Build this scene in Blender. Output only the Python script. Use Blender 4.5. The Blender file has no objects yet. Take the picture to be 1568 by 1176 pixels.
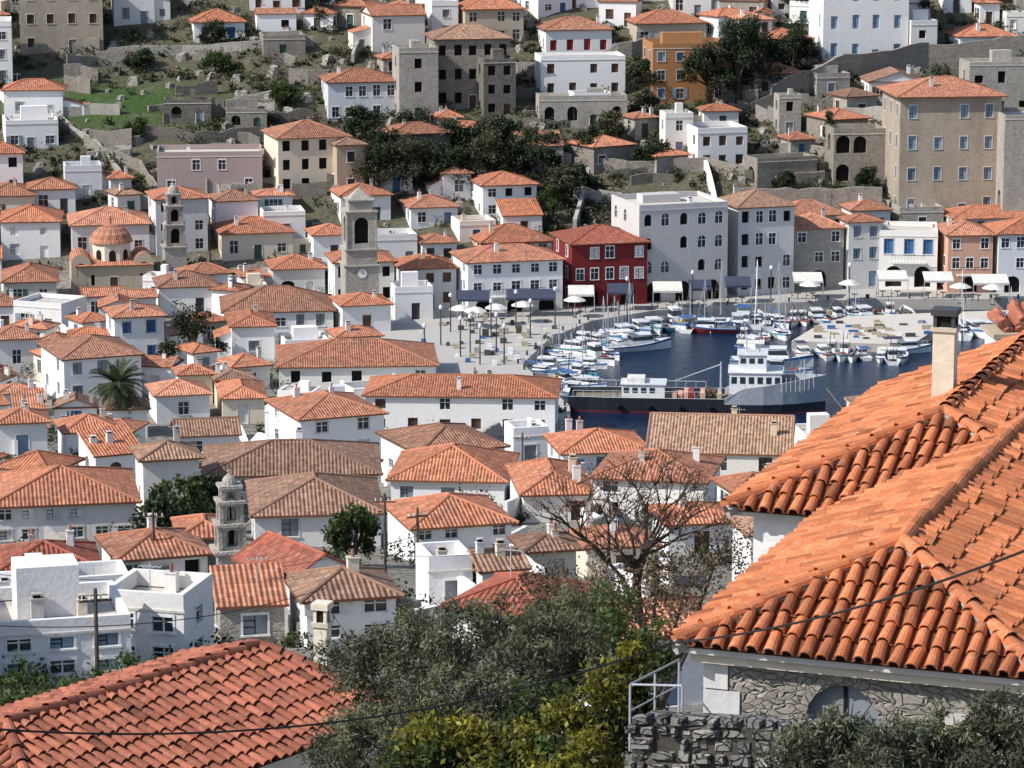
import bpy, math, random
import numpy as np
from mathutils import Vector
random.seed(7); rng=np.random.default_rng(7)
R=random.random
def U(a,b): return random.uniform(a,b)
sc=bpy.context.scene
F=5080.0; CU,CV=784.0,588.0; H=70.0; TH=math.radians(11.21)
cT,sT=math.cos(TH),math.sin(TH)
def ray(u,v):
    yy=F*cT+(CV-v)*sT
    return (u-CU)/yy,(-F*sT+(CV-v)*cT)/yy
def PD(u,v,D):
    a,b=ray(u,v); return Vector((a*D,D,H+b*D))
def PZ(u,v,z):
    a,b=ray(u,v); D=(z-H)/b; return Vector((a*D,D,z))
def proj(x,y,z):
    dp=y*cT-(z-H)*sT; return CU+F*x/dp, CV-F*(y*sT+(z-H)*cT)/dp
# ---------------- terrain ----------------
WATER=[PZ(u,v,0) for u,v in [(872,640),(800,575),(842,535),(905,508),(1000,492),(1150,482),(1330,474)]]
WATER=[(p.x,p.y) for p in WATER]+[(62,400),(130,402),(400,410),(400,318),(130,318),(60,317),(12,318),(6,322)]
PY=[-200,-60,-6,0,30,45,60,100,130,165,215,265,300,312,405,412,425,440,460,490,560,700,1500]
PZZ=[75,70,67,66,58,52,47.5,39,32.5,25.5,17.5,10.5,5,1.2,1.2,3,6.8,12,18.5,29.6,58,95,150]
def inpoly(x,y,poly):
    c=np.zeros(np.shape(x),bool); n=len(poly)
    for i in range(n):
        x0,y0=poly[i]; x1,y1=poly[(i+1)%n]
        if y0==y1: continue
        c^=((y0>y)!=(y1>y))&(x<(x1-x0)*(y-y0)/(y1-y0)+x0)
    return c
def hh(x,y,ex=0):
    x=np.asarray(x,float); y=np.asarray(y,float)
    z=np.interp(y,PY,PZZ)
    m=np.clip((y-412)/20,0,1)
    z=z+m*(0.8*np.sin(x*.11+1)*np.sin(y*.17)+.35*np.sin(x*.37)*np.sin(y*.31+x*.1))
    m2=np.clip((y-60)/40,0,1)*np.clip((300-y)/30,0,1)
    z=z+m2*.5*np.sin(x*.13+y*.05)
    w=inpoly(x,y,WATER)
    if ex:
        for dx,dy in ((ex,0),(-ex,0),(0,ex),(0,-ex)): w|=inpoly(x+dx,y+dy,WATER)
    return np.where(w,-3.0,z)
def hs(x,y): return float(hh(x,y))
_D=np.arange(55,900,.25)
def PT(u,v):
    a,b=ray(u,v); z=H+b*_D; k=z<=np.maximum(hh(a*_D,_D),-2.9)
    i=int(np.argmax(k)) if k.any() else len(_D)-1
    D=float(_D[i]); return Vector((a*D,D,hs(a*D,D)))
# ---------------- materials ----------------
MATS={}
def base(name):
    m=bpy.data.materials.new(name); m.use_nodes=True; nt=m.node_tree; nt.nodes.clear()
    o=nt.nodes.new('ShaderNodeOutputMaterial'); p=nt.nodes.new('ShaderNodeBsdfPrincipled')
    nt.links.new(p.outputs[0],o.inputs[0]); p.inputs['Specular IOR Level'].default_value=.25
    p.inputs['Roughness'].default_value=.8; MATS[name]=m; return m,nt,p,o
def nd(nt,t,ins={},**kw):
    n=nt.nodes.new(t)
    for k,v in kw.items(): setattr(n,k,v)
    for k,v in ins.items():
        if hasattr(v,'is_output') : nt.links.new(v,n.inputs[k])
        else: n.inputs[k].default_value=v
    return n
def c4(c): return (c[0],c[1],c[2],1)
def mixc(nt,f,a,b,mode='MIX'):
    n=nt.nodes.new('ShaderNodeMix'); n.data_type='RGBA'; n.blend_type=mode
    for s,v in ((n.inputs[0],f),(n.inputs[6],a),(n.inputs[7],b)):
        if hasattr(v,'is_output'): nt.links.new(v,s)
        else: s.default_value=v if not isinstance(v,tuple) else (c4(v) if len(v)==3 else v)
    return n.outputs[2]
def ma(nt,op,a,b=0.0,c=0.0):
    n=nt.nodes.new('ShaderNodeMath'); n.operation=op
    for s,v in zip(n.inputs,(a,b,c)):
        if hasattr(v,'is_output'): nt.links.new(v,s)
        else: s.default_value=v
    return n.outputs[0]
def mr(nt,x,a,b,c,d):
    n=nd(nt,'ShaderNodeMapRange',{0:x,1:a,2:b,3:c,4:d}); return n.outputs[0]
def pos(nt,s=(1,1,1)):
    g=nt.nodes.new('ShaderNodeNewGeometry')
    return nd(nt,'ShaderNodeMapping',{0:g.outputs['Position'],3:s}).outputs[0]
def noise(nt,vec,sc_,det=4,ro=.55): return nd(nt,'ShaderNodeTexNoise',{'Vector':vec,'Scale':sc_,'Detail':det,'Roughness':ro}).outputs[0]
def tintn(nt): return nd(nt,'ShaderNodeAttribute',attribute_name='tint').outputs[0]
def bump(nt,p,hgt,st,dist=.05):
    b=nd(nt,'ShaderNodeBump',{'Height':hgt,'Strength':st,'Distance':dist}); nt.links.new(b.outputs[0],p.inputs['Normal'])
def plaster(name,col,dirt=.5,dcol=(.37,.34,.31)):
    m,nt,p,o=base(name)
    oi=nd(nt,'ShaderNodeObjectInfo').outputs['Random']; fr=ma(nt,'FRACT',ma(nt,'MULTIPLY',oi,7.3))
    c0=mixc(nt,mr(nt,oi,.7,1,0,1),col,(col[0]*.96,col[1]*.91,col[2]*.82))
    a=mr(nt,noise(nt,pos(nt),.45,6,.65),.46,.72,0,dirt)
    s=mr(nt,noise(nt,pos(nt,(1.6,1.6,.18)),1.3,5,.6),.48,.76,0,dirt)
    f=ma(nt,'MULTIPLY',ma(nt,'MAXIMUM',a,s),mr(nt,fr,0,1,.35,1.25))
    g=ma(nt,'MULTIPLY',mr(nt,noise(nt,pos(nt),6,3),.3,.7,.93,1.04),mr(nt,fr,0,1,1.02,.93))
    c=mixc(nt,f,c0,tuple(x*y*1.1 for x,y in zip(col,[q*2 for q in dcol])))
    gg=nd(nt,'ShaderNodeCombineColor',{0:g,1:g,2:g}).outputs[0]
    c=mixc(nt,1.0,c,gg,'MULTIPLY'); c=mixc(nt,1.0,c,tintn(nt),'MULTIPLY')
    nt.links.new(c,p.inputs[0]); p.inputs['Roughness'].default_value=.9
    bump(nt,p,noise(nt,pos(nt),5,5),.4)
def stone(name,c1,c2,mort,scale=2.2,mw=.06,bs=.7):
    m,nt,p,o=base(name)
    v=pos(nt,(1,1,1.7))
    wob=nd(nt,'ShaderNodeTexNoise',{'Vector':v,'Scale':1.5,'Detail':2})
    vv=nd(nt,'ShaderNodeVectorMath',{0:v,1:wob.outputs[1]},operation='ADD').outputs[0]
    e=nd(nt,'ShaderNodeTexVoronoi',{'Vector':vv,'Scale':scale},feature='DISTANCE_TO_EDGE').outputs[0]
    cc=nd(nt,'ShaderNodeTexVoronoi',{'Vector':vv,'Scale':scale}).outputs[1]
    bw=nd(nt,'ShaderNodeSeparateColor',{0:cc}).outputs[0]
    c=mixc(nt,bw,c1,c2)
    n=noise(nt,pos(nt),1.1,6,.7); c=mixc(nt,mr(nt,n,.45,.75,0,.5),c,mort)
    n=noise(nt,pos(nt,(1,1,.35)),.35,6,.75); c=mixc(nt,mr(nt,n,.43,.66,0,.6),c,tuple(x*.5 for x in c1))
    c=mixc(nt,mr(nt,e,0,mw,1,0),c,mort)
    c=mixc(nt,1.0,c,tintn(nt),'MULTIPLY')
    nt.links.new(c,p.inputs[0]); bump(nt,p,ma(nt,'ADD',mr(nt,e,0,.12,0,1),ma(nt,'MULTIPLY',noise(nt,pos(nt),14,4),.6)),bs,.05)
def plain(name,col,rough=.6,spec=.3,metal=0,var=.15):
    m,nt,p,o=base(name)
    n=mr(nt,noise(nt,pos(nt),2.5,5),.3,.7,1-var,1+var)
    c=mixc(nt,1.0,col,nd(nt,'ShaderNodeCombineColor',{0:n,1:n,2:n}).outputs[0],'MULTIPLY')
    c=mixc(nt,1.0,c,tintn(nt),'MULTIPLY'); nt.links.new(c,p.inputs[0])
    p.inputs['Roughness'].default_value=rough; p.inputs['Specular IOR Level'].default_value=spec; p.inputs['Metallic'].default_value=metal
def tilemat(name,cols,dark=1.0):
    m,nt,p,o=base(name)
    uv=nd(nt,'ShaderNodeUVMap').outputs[0]; sx=nd(nt,'ShaderNodeSeparateXYZ',{0:uv})
    u,v=sx.outputs[0],sx.outputs[1]
    oi=nd(nt,'ShaderNodeObjectInfo').outputs['Random']
    r=nt.nodes.new('ShaderNodeValToRGB'); nt.links.new(oi,r.inputs[0]); el=r.color_ramp.elements
    while len(el)<len(cols): el.new(.5)
    for i,cc in enumerate(cols): el[i].position=i/(len(cols)-1); el[i].color=c4(cc)
    c=r.outputs[0]; fr=ma(nt,'FRACT',ma(nt,'MULTIPLY',oi,13.7))
    n1=noise(nt,pos(nt),.5,7,.75); c=mixc(nt,ma(nt,'MULTIPLY',mr(nt,n1,.46,.68,0,.85),fr),c,(.30*dark,.18*dark,.125*dark))
    n2=noise(nt,pos(nt,(1,1,1)),1.7,6,.75); c=mixc(nt,mr(nt,n2,.53,.74,0,.6),c,(.74*dark,.50*dark,.36*dark))
    n4=noise(nt,pos(nt,(1,1,1)),3.1,5,.75); c=mixc(nt,mr(nt,n4,.56,.72,0,.5),c,(.27*dark,.13*dark,.085*dark))
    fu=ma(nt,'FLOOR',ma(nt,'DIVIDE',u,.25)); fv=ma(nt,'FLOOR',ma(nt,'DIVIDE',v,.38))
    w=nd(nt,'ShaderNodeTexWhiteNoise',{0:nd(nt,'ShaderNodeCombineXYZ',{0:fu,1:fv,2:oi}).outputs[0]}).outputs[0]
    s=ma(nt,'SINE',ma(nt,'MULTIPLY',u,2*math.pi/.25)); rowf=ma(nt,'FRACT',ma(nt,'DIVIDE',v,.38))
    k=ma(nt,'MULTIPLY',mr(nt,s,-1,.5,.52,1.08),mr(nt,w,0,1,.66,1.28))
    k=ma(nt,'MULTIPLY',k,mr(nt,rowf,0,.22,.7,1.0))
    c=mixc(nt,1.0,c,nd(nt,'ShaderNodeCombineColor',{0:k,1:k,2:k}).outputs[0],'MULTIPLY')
    c=mixc(nt,1.0,c,tintn(nt),'MULTIPLY'); nt.links.new(c,p.inputs[0])
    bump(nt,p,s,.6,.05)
def tilereal(name,c1,c2,c3):
    m,nt,p,o=base(name)
    n=noise(nt,pos(nt),1.2,6,.7); c=mixc(nt,mr(nt,n,.42,.62,0,1),c1,c2)
    n=noise(nt,pos(nt),7,6,.75); c=mixc(nt,mr(nt,n,.50,.68,0,.75),c,c3)
    n=noise(nt,pos(nt,(1,1,1)),2.6,6,.8); c=mixc(nt,mr(nt,n,.54,.70,0,.55),c,(.21,.10,.06))
    n=noise(nt,pos(nt),34,4,.7); c=mixc(nt,mr(nt,n,.54,.70,0,.5),c,(.12,.08,.055))
    c=mixc(nt,1.0,c,tintn(nt),'MULTIPLY'); nt.links.new(c,p.inputs[0]); bump(nt,p,noise(nt,pos(nt),40,5),.6,.012)
def leafmat(name,col,tr=.3):
    m,nt,p,o=base(name); nt.nodes.remove(p)
    n=noise(nt,pos(nt),1.3,3); c=mixc(nt,mr(nt,n,.4,.65,0,.5),col,(col[0]*1.5,col[1]*1.25,col[2]*.9))
    c=mixc(nt,1.0,c,tintn(nt),'MULTIPLY')
    d=nd(nt,'ShaderNodeBsdfPrincipled',{0:c,'Roughness':.55,'Specular IOR Level':.3}); t=nd(nt,'ShaderNodeBsdfTranslucent',{0:c})
    x=nd(nt,'ShaderNodeMixShader',{0:tr,1:d.outputs[0],2:t.outputs[0]}); nt.links.new(x.outputs[0],o.inputs[0])
plaster('white',(.85,.845,.84),.25); plaster('white2',(.79,.785,.78),.42); plaster('cream',(.72,.65,.53),.4)
plaster('grey',(.56,.55,.54),.6); plaster('bluegrey',(.64,.66,.69),.45); plaster('tan',(.47,.40,.31),.6)
plaster('ochre',(.40,.20,.09),.55); plaster('red',(.19,.025,.027),.4); plaster('peach',(.66,.39,.28),.5); plaster('mauve',(.40,.32,.31),.6)
plaster('concrete',(.46,.43,.39),.55); plaster('pave',(.46,.44,.41),.6)
stone('stone',(.31,.275,.23),(.21,.185,.16),(.39,.35,.30)); stone('stonelt',(.45,.41,.36),(.33,.30,.265),(.50,.47,.42)); stone('stonetan',(.44,.37,.29),(.36,.30,.235),(.45,.40,.33),3.0,.04,.5)
stone('stonedk',(.20,.18,.15),(.12,.11,.095),(.25,.22,.19)); stone('rubble',(.30,.285,.265),(.17,.165,.155),(.06,.055,.05),5.5,.09,1.0)
stone('ashlar',(.31,.28,.245),(.20,.18,.16),(.40,.37,.32),6.5,.10,.9)
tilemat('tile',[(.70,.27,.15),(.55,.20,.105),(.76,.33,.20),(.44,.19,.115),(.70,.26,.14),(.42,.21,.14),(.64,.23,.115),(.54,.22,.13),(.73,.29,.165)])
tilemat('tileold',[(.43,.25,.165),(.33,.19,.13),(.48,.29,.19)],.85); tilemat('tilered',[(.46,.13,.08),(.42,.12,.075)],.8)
tilereal('tile_r',(.62,.20,.080),(.49,.155,.068),(.66,.31,.17)); tilereal('tile_r2',(.40,.13,.078),(.31,.105,.065),(.48,.22,.14))
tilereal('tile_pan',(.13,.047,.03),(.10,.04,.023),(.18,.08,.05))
plain('glass',(.03,.04,.05),.15,.6); plain('void',(.02,.018,.017),.9,.1)
plain('sh_blue',(.045,.13,.29)); plain('sh_brown',(.10,.055,.035)); plain('sh_grey',(.24,.27,.30)); plain('sh_white',(.7,.7,.68)); plain('sh_dk',(.05,.05,.05))
plain('sh_red',(.30,.03,.03)); plain('sh_green',(.05,.11,.08)); plain('sh_lblue',(.20,.28,.38)); plain('trim',(.60,.57,.52)); plain('trimw',(.78,.78,.77))
plain('wood',(.10,.075,.055),.9,.1,0,.4); plain('bark',(.075,.06,.048),.95,.1,0,.4); plain('iron',(.05,.05,.055),.5,.5); plain('steel',(.55,.56,.57),.4,.5,.3)
plain('cable',(.02,.02,.02),.6); plain('hullw',(.78,.79,.80),.3,.5); plain('hullb',(.04,.13,.33),.35,.5); plain('hulld',(.03,.035,.045),.4,.5)
plain('hullr',(.28,.035,.03),.4,.5); plain('hullt',(.06,.26,.35),.35,.5); plain('hullg',(.36,.39,.43),.5,.4); plain('deck',(.36,.31,.25),.7); plain('canvas',(.05,.06,.10),.8)
plain('canvw',(.68,.66,.61),.8); plain('yellow',(.50,.36,.10),.6); plain('rope',(.4,.35,.25),.8)
stone('rock',(.36,.335,.30),(.26,.24,.21),(.19,.17,.14),1.2,.08,1.0)
leafmat('leaf_olive',(.11,.122,.078),.25); leafmat('leaf_green',(.06,.092,.028),.35); leafmat('leaf_dark',(.032,.048,.022),.2)
leafmat('leaf_lime',(.17,.165,.025),.4); leafmat('leaf_scrub',(.075,.078,.044),.25); leafmat('leaf_dry',(.15,.11,.07),.25); leafmat('leaf_rust',(.24,.11,.07),.3); leafmat('leaf_palm',(.06,.08,.038),.2)
# ---------------- mesh builder ----------------
class MB:
    def __init__(s): s.V=[];s.Fc=[];s.M=[];s.UV=[];s.T=[];s.ml=[]
    def mi(s,m):
        if m not in s.ml: s.ml.append(m)
        return s.ml.index(m)
    def face(s,pts,m,uv=None,t=1.0):
        i=len(s.V); n=len(pts); s.V+=[tuple(p) for p in pts]; s.Fc.append(tuple(range(i,i+n))); s.M.append(s.mi(m)); s.T.append((t,n))
        s.UV+= uv if uv else [(0,0)]*n
    def ef(s,pts,m,t=1.0):
        a=Vector(pts[0]); b=Vector(pts[1]); e=(b-a).normalized(); uv=[]
        for p in pts:
            q=Vector(p)-a; uu=q.dot(e); vv=(q-e*uu).length; uv.append((uu,vv))
        s.face(pts,m,uv,t)
    def box(s,a,b,m,t=1.0):
        x0,y0,z0=a;x1,y1,z1=b
        for f in (((x0,y0,z0),(x1,y0,z0),(x1,y0,z1),(x0,y0,z1)),((x1,y0,z0),(x1,y1,z0),(x1,y1,z1),(x1,y0,z1)),((x1,y1,z0),(x0,y1,z0),(x0,y1,z1),(x1,y1,z1)),
          ((x0,y1,z0),(x0,y0,z0),(x0,y0,z1),(x0,y1,z1)),((x0,y0,z1),(x1,y0,z1),(x1,y1,z1),(x0,y1,z1)),((x0,y1,z0),(x1,y1,z0),(x1,y0,z0),(x0,y0,z0))): s.face(f,m,None,t)
    def tube(s,p,q,r0,r1,m,n=6,cap=False,t=1.0):
        p=Vector(p);q=Vector(q); d=q-p
        if d.length<1e-6: return
        d.normalize(); a=d.orthogonal().normalized(); b=d.cross(a)
        c=[(math.cos(2*math.pi*i/n),math.sin(2*math.pi*i/n)) for i in range(n)]
        P=[p+(a*x+b*y)*r0 for x,y in c]; Q=[q+(a*x+b*y)*r1 for x,y in c]
        for i in range(n): j=(i+1)%n; s.face((P[i],P[j],Q[j],Q[i]),m,None,t)
        if cap: s.face(Q,m,None,t); s.face(P[::-1],m,None,t)
    def lathe(s,c,prof,m,n=12,t=1.0):
        for k in range(len(prof)-1):
            (r0,z0),(r1,z1)=prof[k],prof[k+1]
            for i in range(n):
                a=2*math.pi*(i+.5)/n;b=2*math.pi*(i+1.5)/n
                P=[(c[0]+r0*math.cos(a),c[1]+r0*math.sin(a),c[2]+z0),(c[0]+r0*math.cos(b),c[1]+r0*math.sin(b),c[2]+z0)]
                Q=[(c[0]+r1*math.cos(b),c[1]+r1*math.sin(b),c[2]+z1),(c[0]+r1*math.cos(a),c[1]+r1*math.sin(a),c[2]+z1)]
                if r1<1e-4: s.face(P+Q[:1],m,None,t)
                elif r0<1e-4: s.face([P[0]]+Q,m,None,t)
                else: s.ef(P+Q,m,t)
    def build(s,name,loc=(0,0,0),rz=0,parent=None,smooth=False):
        me=bpy.data.meshes.new(name); me.from_pydata(s.V,[],s.Fc)
        for m in s.ml: me.materials.append(MATS[m])
        me.polygons.foreach_set('material_index',s.M)
        if smooth: me.polygons.foreach_set('use_smooth',[True]*len(s.M))
        ul=me.uv_layers.new(name='UVMap'); ul.data.foreach_set('uv',np.array(s.UV,float).ravel())
        ca=me.color_attributes.new('tint','FLOAT_COLOR','CORNER')
        t=np.repeat(np.array([x[0] for x in s.T]),[x[1] for x in s.T]); cc=np.ones((len(t),4)); cc[:,:3]=t[:,None]
        ca.data.foreach_set('color',cc.ravel())
        ob=bpy.data.objects.new(name,me); sc.collection.objects.link(ob); ob.location=loc; ob.rotation_euler[2]=rz
        if parent: ob.parent=parent
        return ob
def empty(name,loc=(0,0,0)):
    e=bpy.data.objects.new(name,None); sc.collection.objects.link(e); e.location=loc; return e
# ---------------- walls with openings ----------------
def wall(mb,p0,d,L,z0,z1,ops,mat,trim=None,shc='sh_blue',dep=.16):
    n=(d[1],-d[0])
    def pt(s,z,o=0.0): return (p0[0]+d[0]*s+n[0]*o,p0[1]+d[1]*s+n[1]*o,z)
    def wb(a,b,c,e,o0,o1,m):
        mb.face((pt(a,c,o1),pt(b,c,o1),pt(b,e,o1),pt(a,e,o1)),m)
        mb.face((pt(a,e,o1),pt(b,e,o1),pt(b,e,o0),pt(a,e,o0)),m); mb.face((pt(a,c,o0),pt(b,c,o0),pt(b,c,o1),pt(a,c,o1)),m)
        mb.face((pt(a,c,o0),pt(a,c,o1),pt(a,e,o1),pt(a,e,o0)),m); mb.face((pt(b,c,o1),pt(b,c,o0),pt(b,e,o0),pt(b,e,o1)),m)
    ops=[o for o in ops if o[0]>.05 and o[1]<L-.05 and o[2]>z0+.01 and o[3]<z1-.05]
    ss=sorted({0,L}|{o[0] for o in ops}|{o[1] for o in ops}); zz=sorted({z0,z1}|{o[2] for o in ops}|{o[3] for o in ops})
    for j in range(len(zz)-1):
        st=None; zc=(zz[j]+zz[j+1])/2
        for i in range(len(ss)-1):
            sm=(ss[i]+ss[i+1])/2
            hole=any(o[0]<sm<o[1] and o[2]<zc<o[3] for o in ops)
            if not hole and st is None: st=ss[i]
            if hole and st is not None: mb.face((pt(st,zz[j]),pt(ss[i],zz[j]),pt(ss[i],zz[j+1]),pt(st,zz[j+1])),mat); st=None
        if st is not None: mb.face((pt(st,zz[j]),pt(L,zz[j]),pt(L,zz[j+1]),pt(st,zz[j+1])),mat)
    for a,b,c,e,arch,kind in ops:
        dd=dep if kind!='v' else .5
        if arch:
            r=(b-a)/2; m=(a+b)/2; hgt=min(r,(e-c)*.5); cu=[(m-r*math.cos(math.pi*k/8),e-hgt+hgt*math.sin(math.pi*k/8)) for k in range(9)]
            mb.face([pt(a,e)]+[pt(*q) for q in cu[4::-1]],mat); mb.face([pt(b,e)]+[pt(*q) for q in cu[:3:-1]],mat)
            for k in range(8): mb.face((pt(*cu[k]),pt(*cu[k],-dd),pt(*cu[k+1],-dd),pt(*cu[k+1])),mat)
            es=e-hgt
        else:
            mb.face((pt(a,e),pt(a,e,-dd),pt(b,e,-dd),pt(b,e)),mat); es=e
        mb.face((pt(a,c,-dd),pt(a,c),pt(b,c),pt(b,c,-dd)),mat)
        mb.face((pt(a,c),pt(a,c,-dd),pt(a,es,-dd),pt(a,es)),mat); mb.face((pt(b,c,-dd),pt(b,c),pt(b,es),pt(b,es,-dd)),mat)
        pm={'g':'glass','s':shc,'d':shc,'v':'void','o':'glass'}[kind]
        mb.face((pt(a,c,-dd),pt(b,c,-dd),pt(b,e,-dd),pt(a,e,-dd)),pm,None,U(.7,1.25))
        m=(a+b)/2
        if kind in 'go':
            for q in ((m-.035,m+.035,c,e),(a,m-.035,c+(e-c)*.6,c+(e-c)*.6+.06),(m+.035,b,c+(e-c)*.6,c+(e-c)*.6+.06)): wb(*q,-dd,-dd+.04,'trimw')
        if kind=='s':
            wb(m-.02,m+.02,c,e,-dd,-dd+.02,'void')
            for f in (.33,.66): wb(a,m-.02,c+(e-c)*f,c+(e-c)*f+.04,-dd,-dd+.02,'void')
        if kind=='o' and not arch:
            hw=(b-a)/2; wb(a-hw-.1,a-.1,c,e,.004,.05,shc); wb(b+.1,b+hw+.1,c,e,.004,.05,shc)
        if trim and kind!='v':
            tw=.1
            if not arch: wb(a-tw,b+tw,e,e+tw*1.3,.002,.04,trim)
            if kind!='o': wb(a-tw,a,c,es,.002,.03,trim); wb(b,b+tw,c,es,.002,.03,trim)
            if kind!='d': wb(a-tw*1.3,b+tw*1.3,c-tw*.8,c,.002,.08,trim)
def ridgecap(mb,p,q,r,m):
    mb.tube((p[0],p[1],p[2]-r*.2),(q[0],q[1],q[2]-r*.2),r,r,m,6,True,1.12)
def TV(): return U(.78,1.14)
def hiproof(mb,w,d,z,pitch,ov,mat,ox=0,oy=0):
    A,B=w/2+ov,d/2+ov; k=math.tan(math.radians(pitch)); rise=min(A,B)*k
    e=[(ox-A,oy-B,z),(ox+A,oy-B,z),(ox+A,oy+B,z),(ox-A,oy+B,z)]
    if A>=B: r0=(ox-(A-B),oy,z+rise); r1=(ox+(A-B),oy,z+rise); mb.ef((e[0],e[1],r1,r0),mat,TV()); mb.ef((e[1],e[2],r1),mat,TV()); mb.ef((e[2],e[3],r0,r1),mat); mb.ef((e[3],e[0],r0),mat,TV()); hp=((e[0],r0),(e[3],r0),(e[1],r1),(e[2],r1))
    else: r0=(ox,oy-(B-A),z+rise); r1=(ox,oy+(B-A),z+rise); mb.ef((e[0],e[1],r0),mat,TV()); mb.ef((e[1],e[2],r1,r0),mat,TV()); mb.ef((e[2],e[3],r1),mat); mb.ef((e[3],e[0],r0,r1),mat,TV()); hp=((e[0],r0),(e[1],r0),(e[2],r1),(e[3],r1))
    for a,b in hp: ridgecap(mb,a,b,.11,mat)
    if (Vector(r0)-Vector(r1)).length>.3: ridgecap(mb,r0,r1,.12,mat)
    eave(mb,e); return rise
def eave(mb,e,m='tile',t=.13):
    lo=[(p[0],p[1],p[2]-t) for p in e]
    for i in range(len(e)):
        j=(i+1)%len(e); mb.face((lo[i],lo[j],e[j],e[i]),m,None,.5)  # eave edge tinted darker: shading painted into the tile colour
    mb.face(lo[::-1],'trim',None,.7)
def gableroof(mb,w,d,z,pitch,ov,mat,wmat,ax='x'):
    A,B=w/2+ov,d/2+ov; k=math.tan(math.radians(pitch))
    if ax=='x':
        rise=B*k; e=[(-A,-B,z),(A,-B,z),(A,B,z),(-A,B,z)]; r0=(-A,0,z+rise); r1=(A,0,z+rise)
        mb.ef((e[0],e[1],r1,r0),mat,TV()); mb.ef((e[2],e[3],r0,r1),mat)
        for sx in (-w/2,w/2): mb.face(((sx,-d/2,z),(sx,d/2,z),(sx,0,z+d/2*k)),wmat)
        for q in (((e[0]),(r0)),((e[3]),(r0)),((e[1]),(r1)),((e[2]),(r1))): ridgecap(mb,q[0],q[1],.08,mat)
    else:
        rise=A*k; e=[(-A,-B,z),(A,-B,z),(A,B,z),(-A,B,z)]; r0=(0,-B,z+rise); r1=(0,B,z+rise)
        mb.ef((e[1],e[2],r1,r0),mat,.6); mb.ef((e[3],e[0],r0,r1),mat)  # right slope tinted dark: painted shade on the side away from the sun
        for sy in (-d/2,d/2): mb.face(((-w/2,sy,z),(w/2,sy,z),(0,sy,z+w/2*k)),wmat)
        for q in ((e[0],r0),(e[1],r0),(e[2],r1),(e[3],r1)): ridgecap(mb,q[0],q[1],.08,mat)
    ridgecap(mb,r0,r1,.12,mat); eave(mb,e); return rise
def chimney(mb,x,y,z0,z1,w=.5,m='white'):
    mb.box((x-w/2,y-w*.4,z0),(x+w/2,y+w*.4,z1),m); mb.box((x-w/2-.04,y-w*.4-.04,z1),(x+w/2+.04,y+w*.4+.04,z1+.06),m,.8)
    if R()<.6: mb.box((x-w*.3,y-w*.25,z1+.06),(x+w*.3,y+w*.25,z1+.2),'void'); mb.box((x-w*.42,y-w*.36,z1+.2),(x+w*.42,y+w*.36,z1+.25),m,.8)
    else: mb.tube((x,y,z1+.06),(x,y,z1+.4),.09,.08,'tile',6,True)
def antenna(mb,x,y,z0,h):
    mb.tube((x,y,z0),(x,y,z0+h),.03,.025,'steel',4)
    mb.tube((x-.5,y,z0+h*.9),(x+.5,y,z0+h*.9),.02,.02,'steel',4)
    for k in range(5): xx=x-.45+k*.22; mb.tube((xx,y-.25,z0+h*.9),(xx,y+.25,z0+h*.9),.015,.015,'steel',3)
FOOT=[]; VIS=[]
def autoops(L,h,rows,cols,kind,arc=False,door=False,ww=.95,wh=1.45,side=False,archw=False,irr=0):
    ops=[]; sh=h/rows
    jx=[U(-.3,.3)*irr for _ in range(cols)]
    for r in range(rows):
        zb=r*sh
        if r==0 and arc:
            n=max(1,int(L/3.3))
            for c in range(n):
                m=L*(c+.5)/n; ops.append((m-1.0,m+1.0,.05,min(2.7,sh-.3),True,'v'))
            continue
        for c in range(cols):
            m=L*(c+.5)/cols+jx[c]
            k=kind if isinstance(kind,str) and len(kind)==1 else random.choice(kind)
            f=min(1,sh/2.9); W_=ww*(1+U(-.15,.2)*irr); H_=wh*(1+U(-.3,.1)*irr)
            a=zb+sh*.30; e=a+H_*f
            if r==0 and door and c==cols//2: ops.append((m-.5,m+.5,.03,2.1*f,archw,'d')); continue
            if side and R()<.35: continue
            if irr and R()<.13: continue
            ops.append((m-W_/2,m+W_/2,a,e,archw,k))
    return ops
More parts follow.
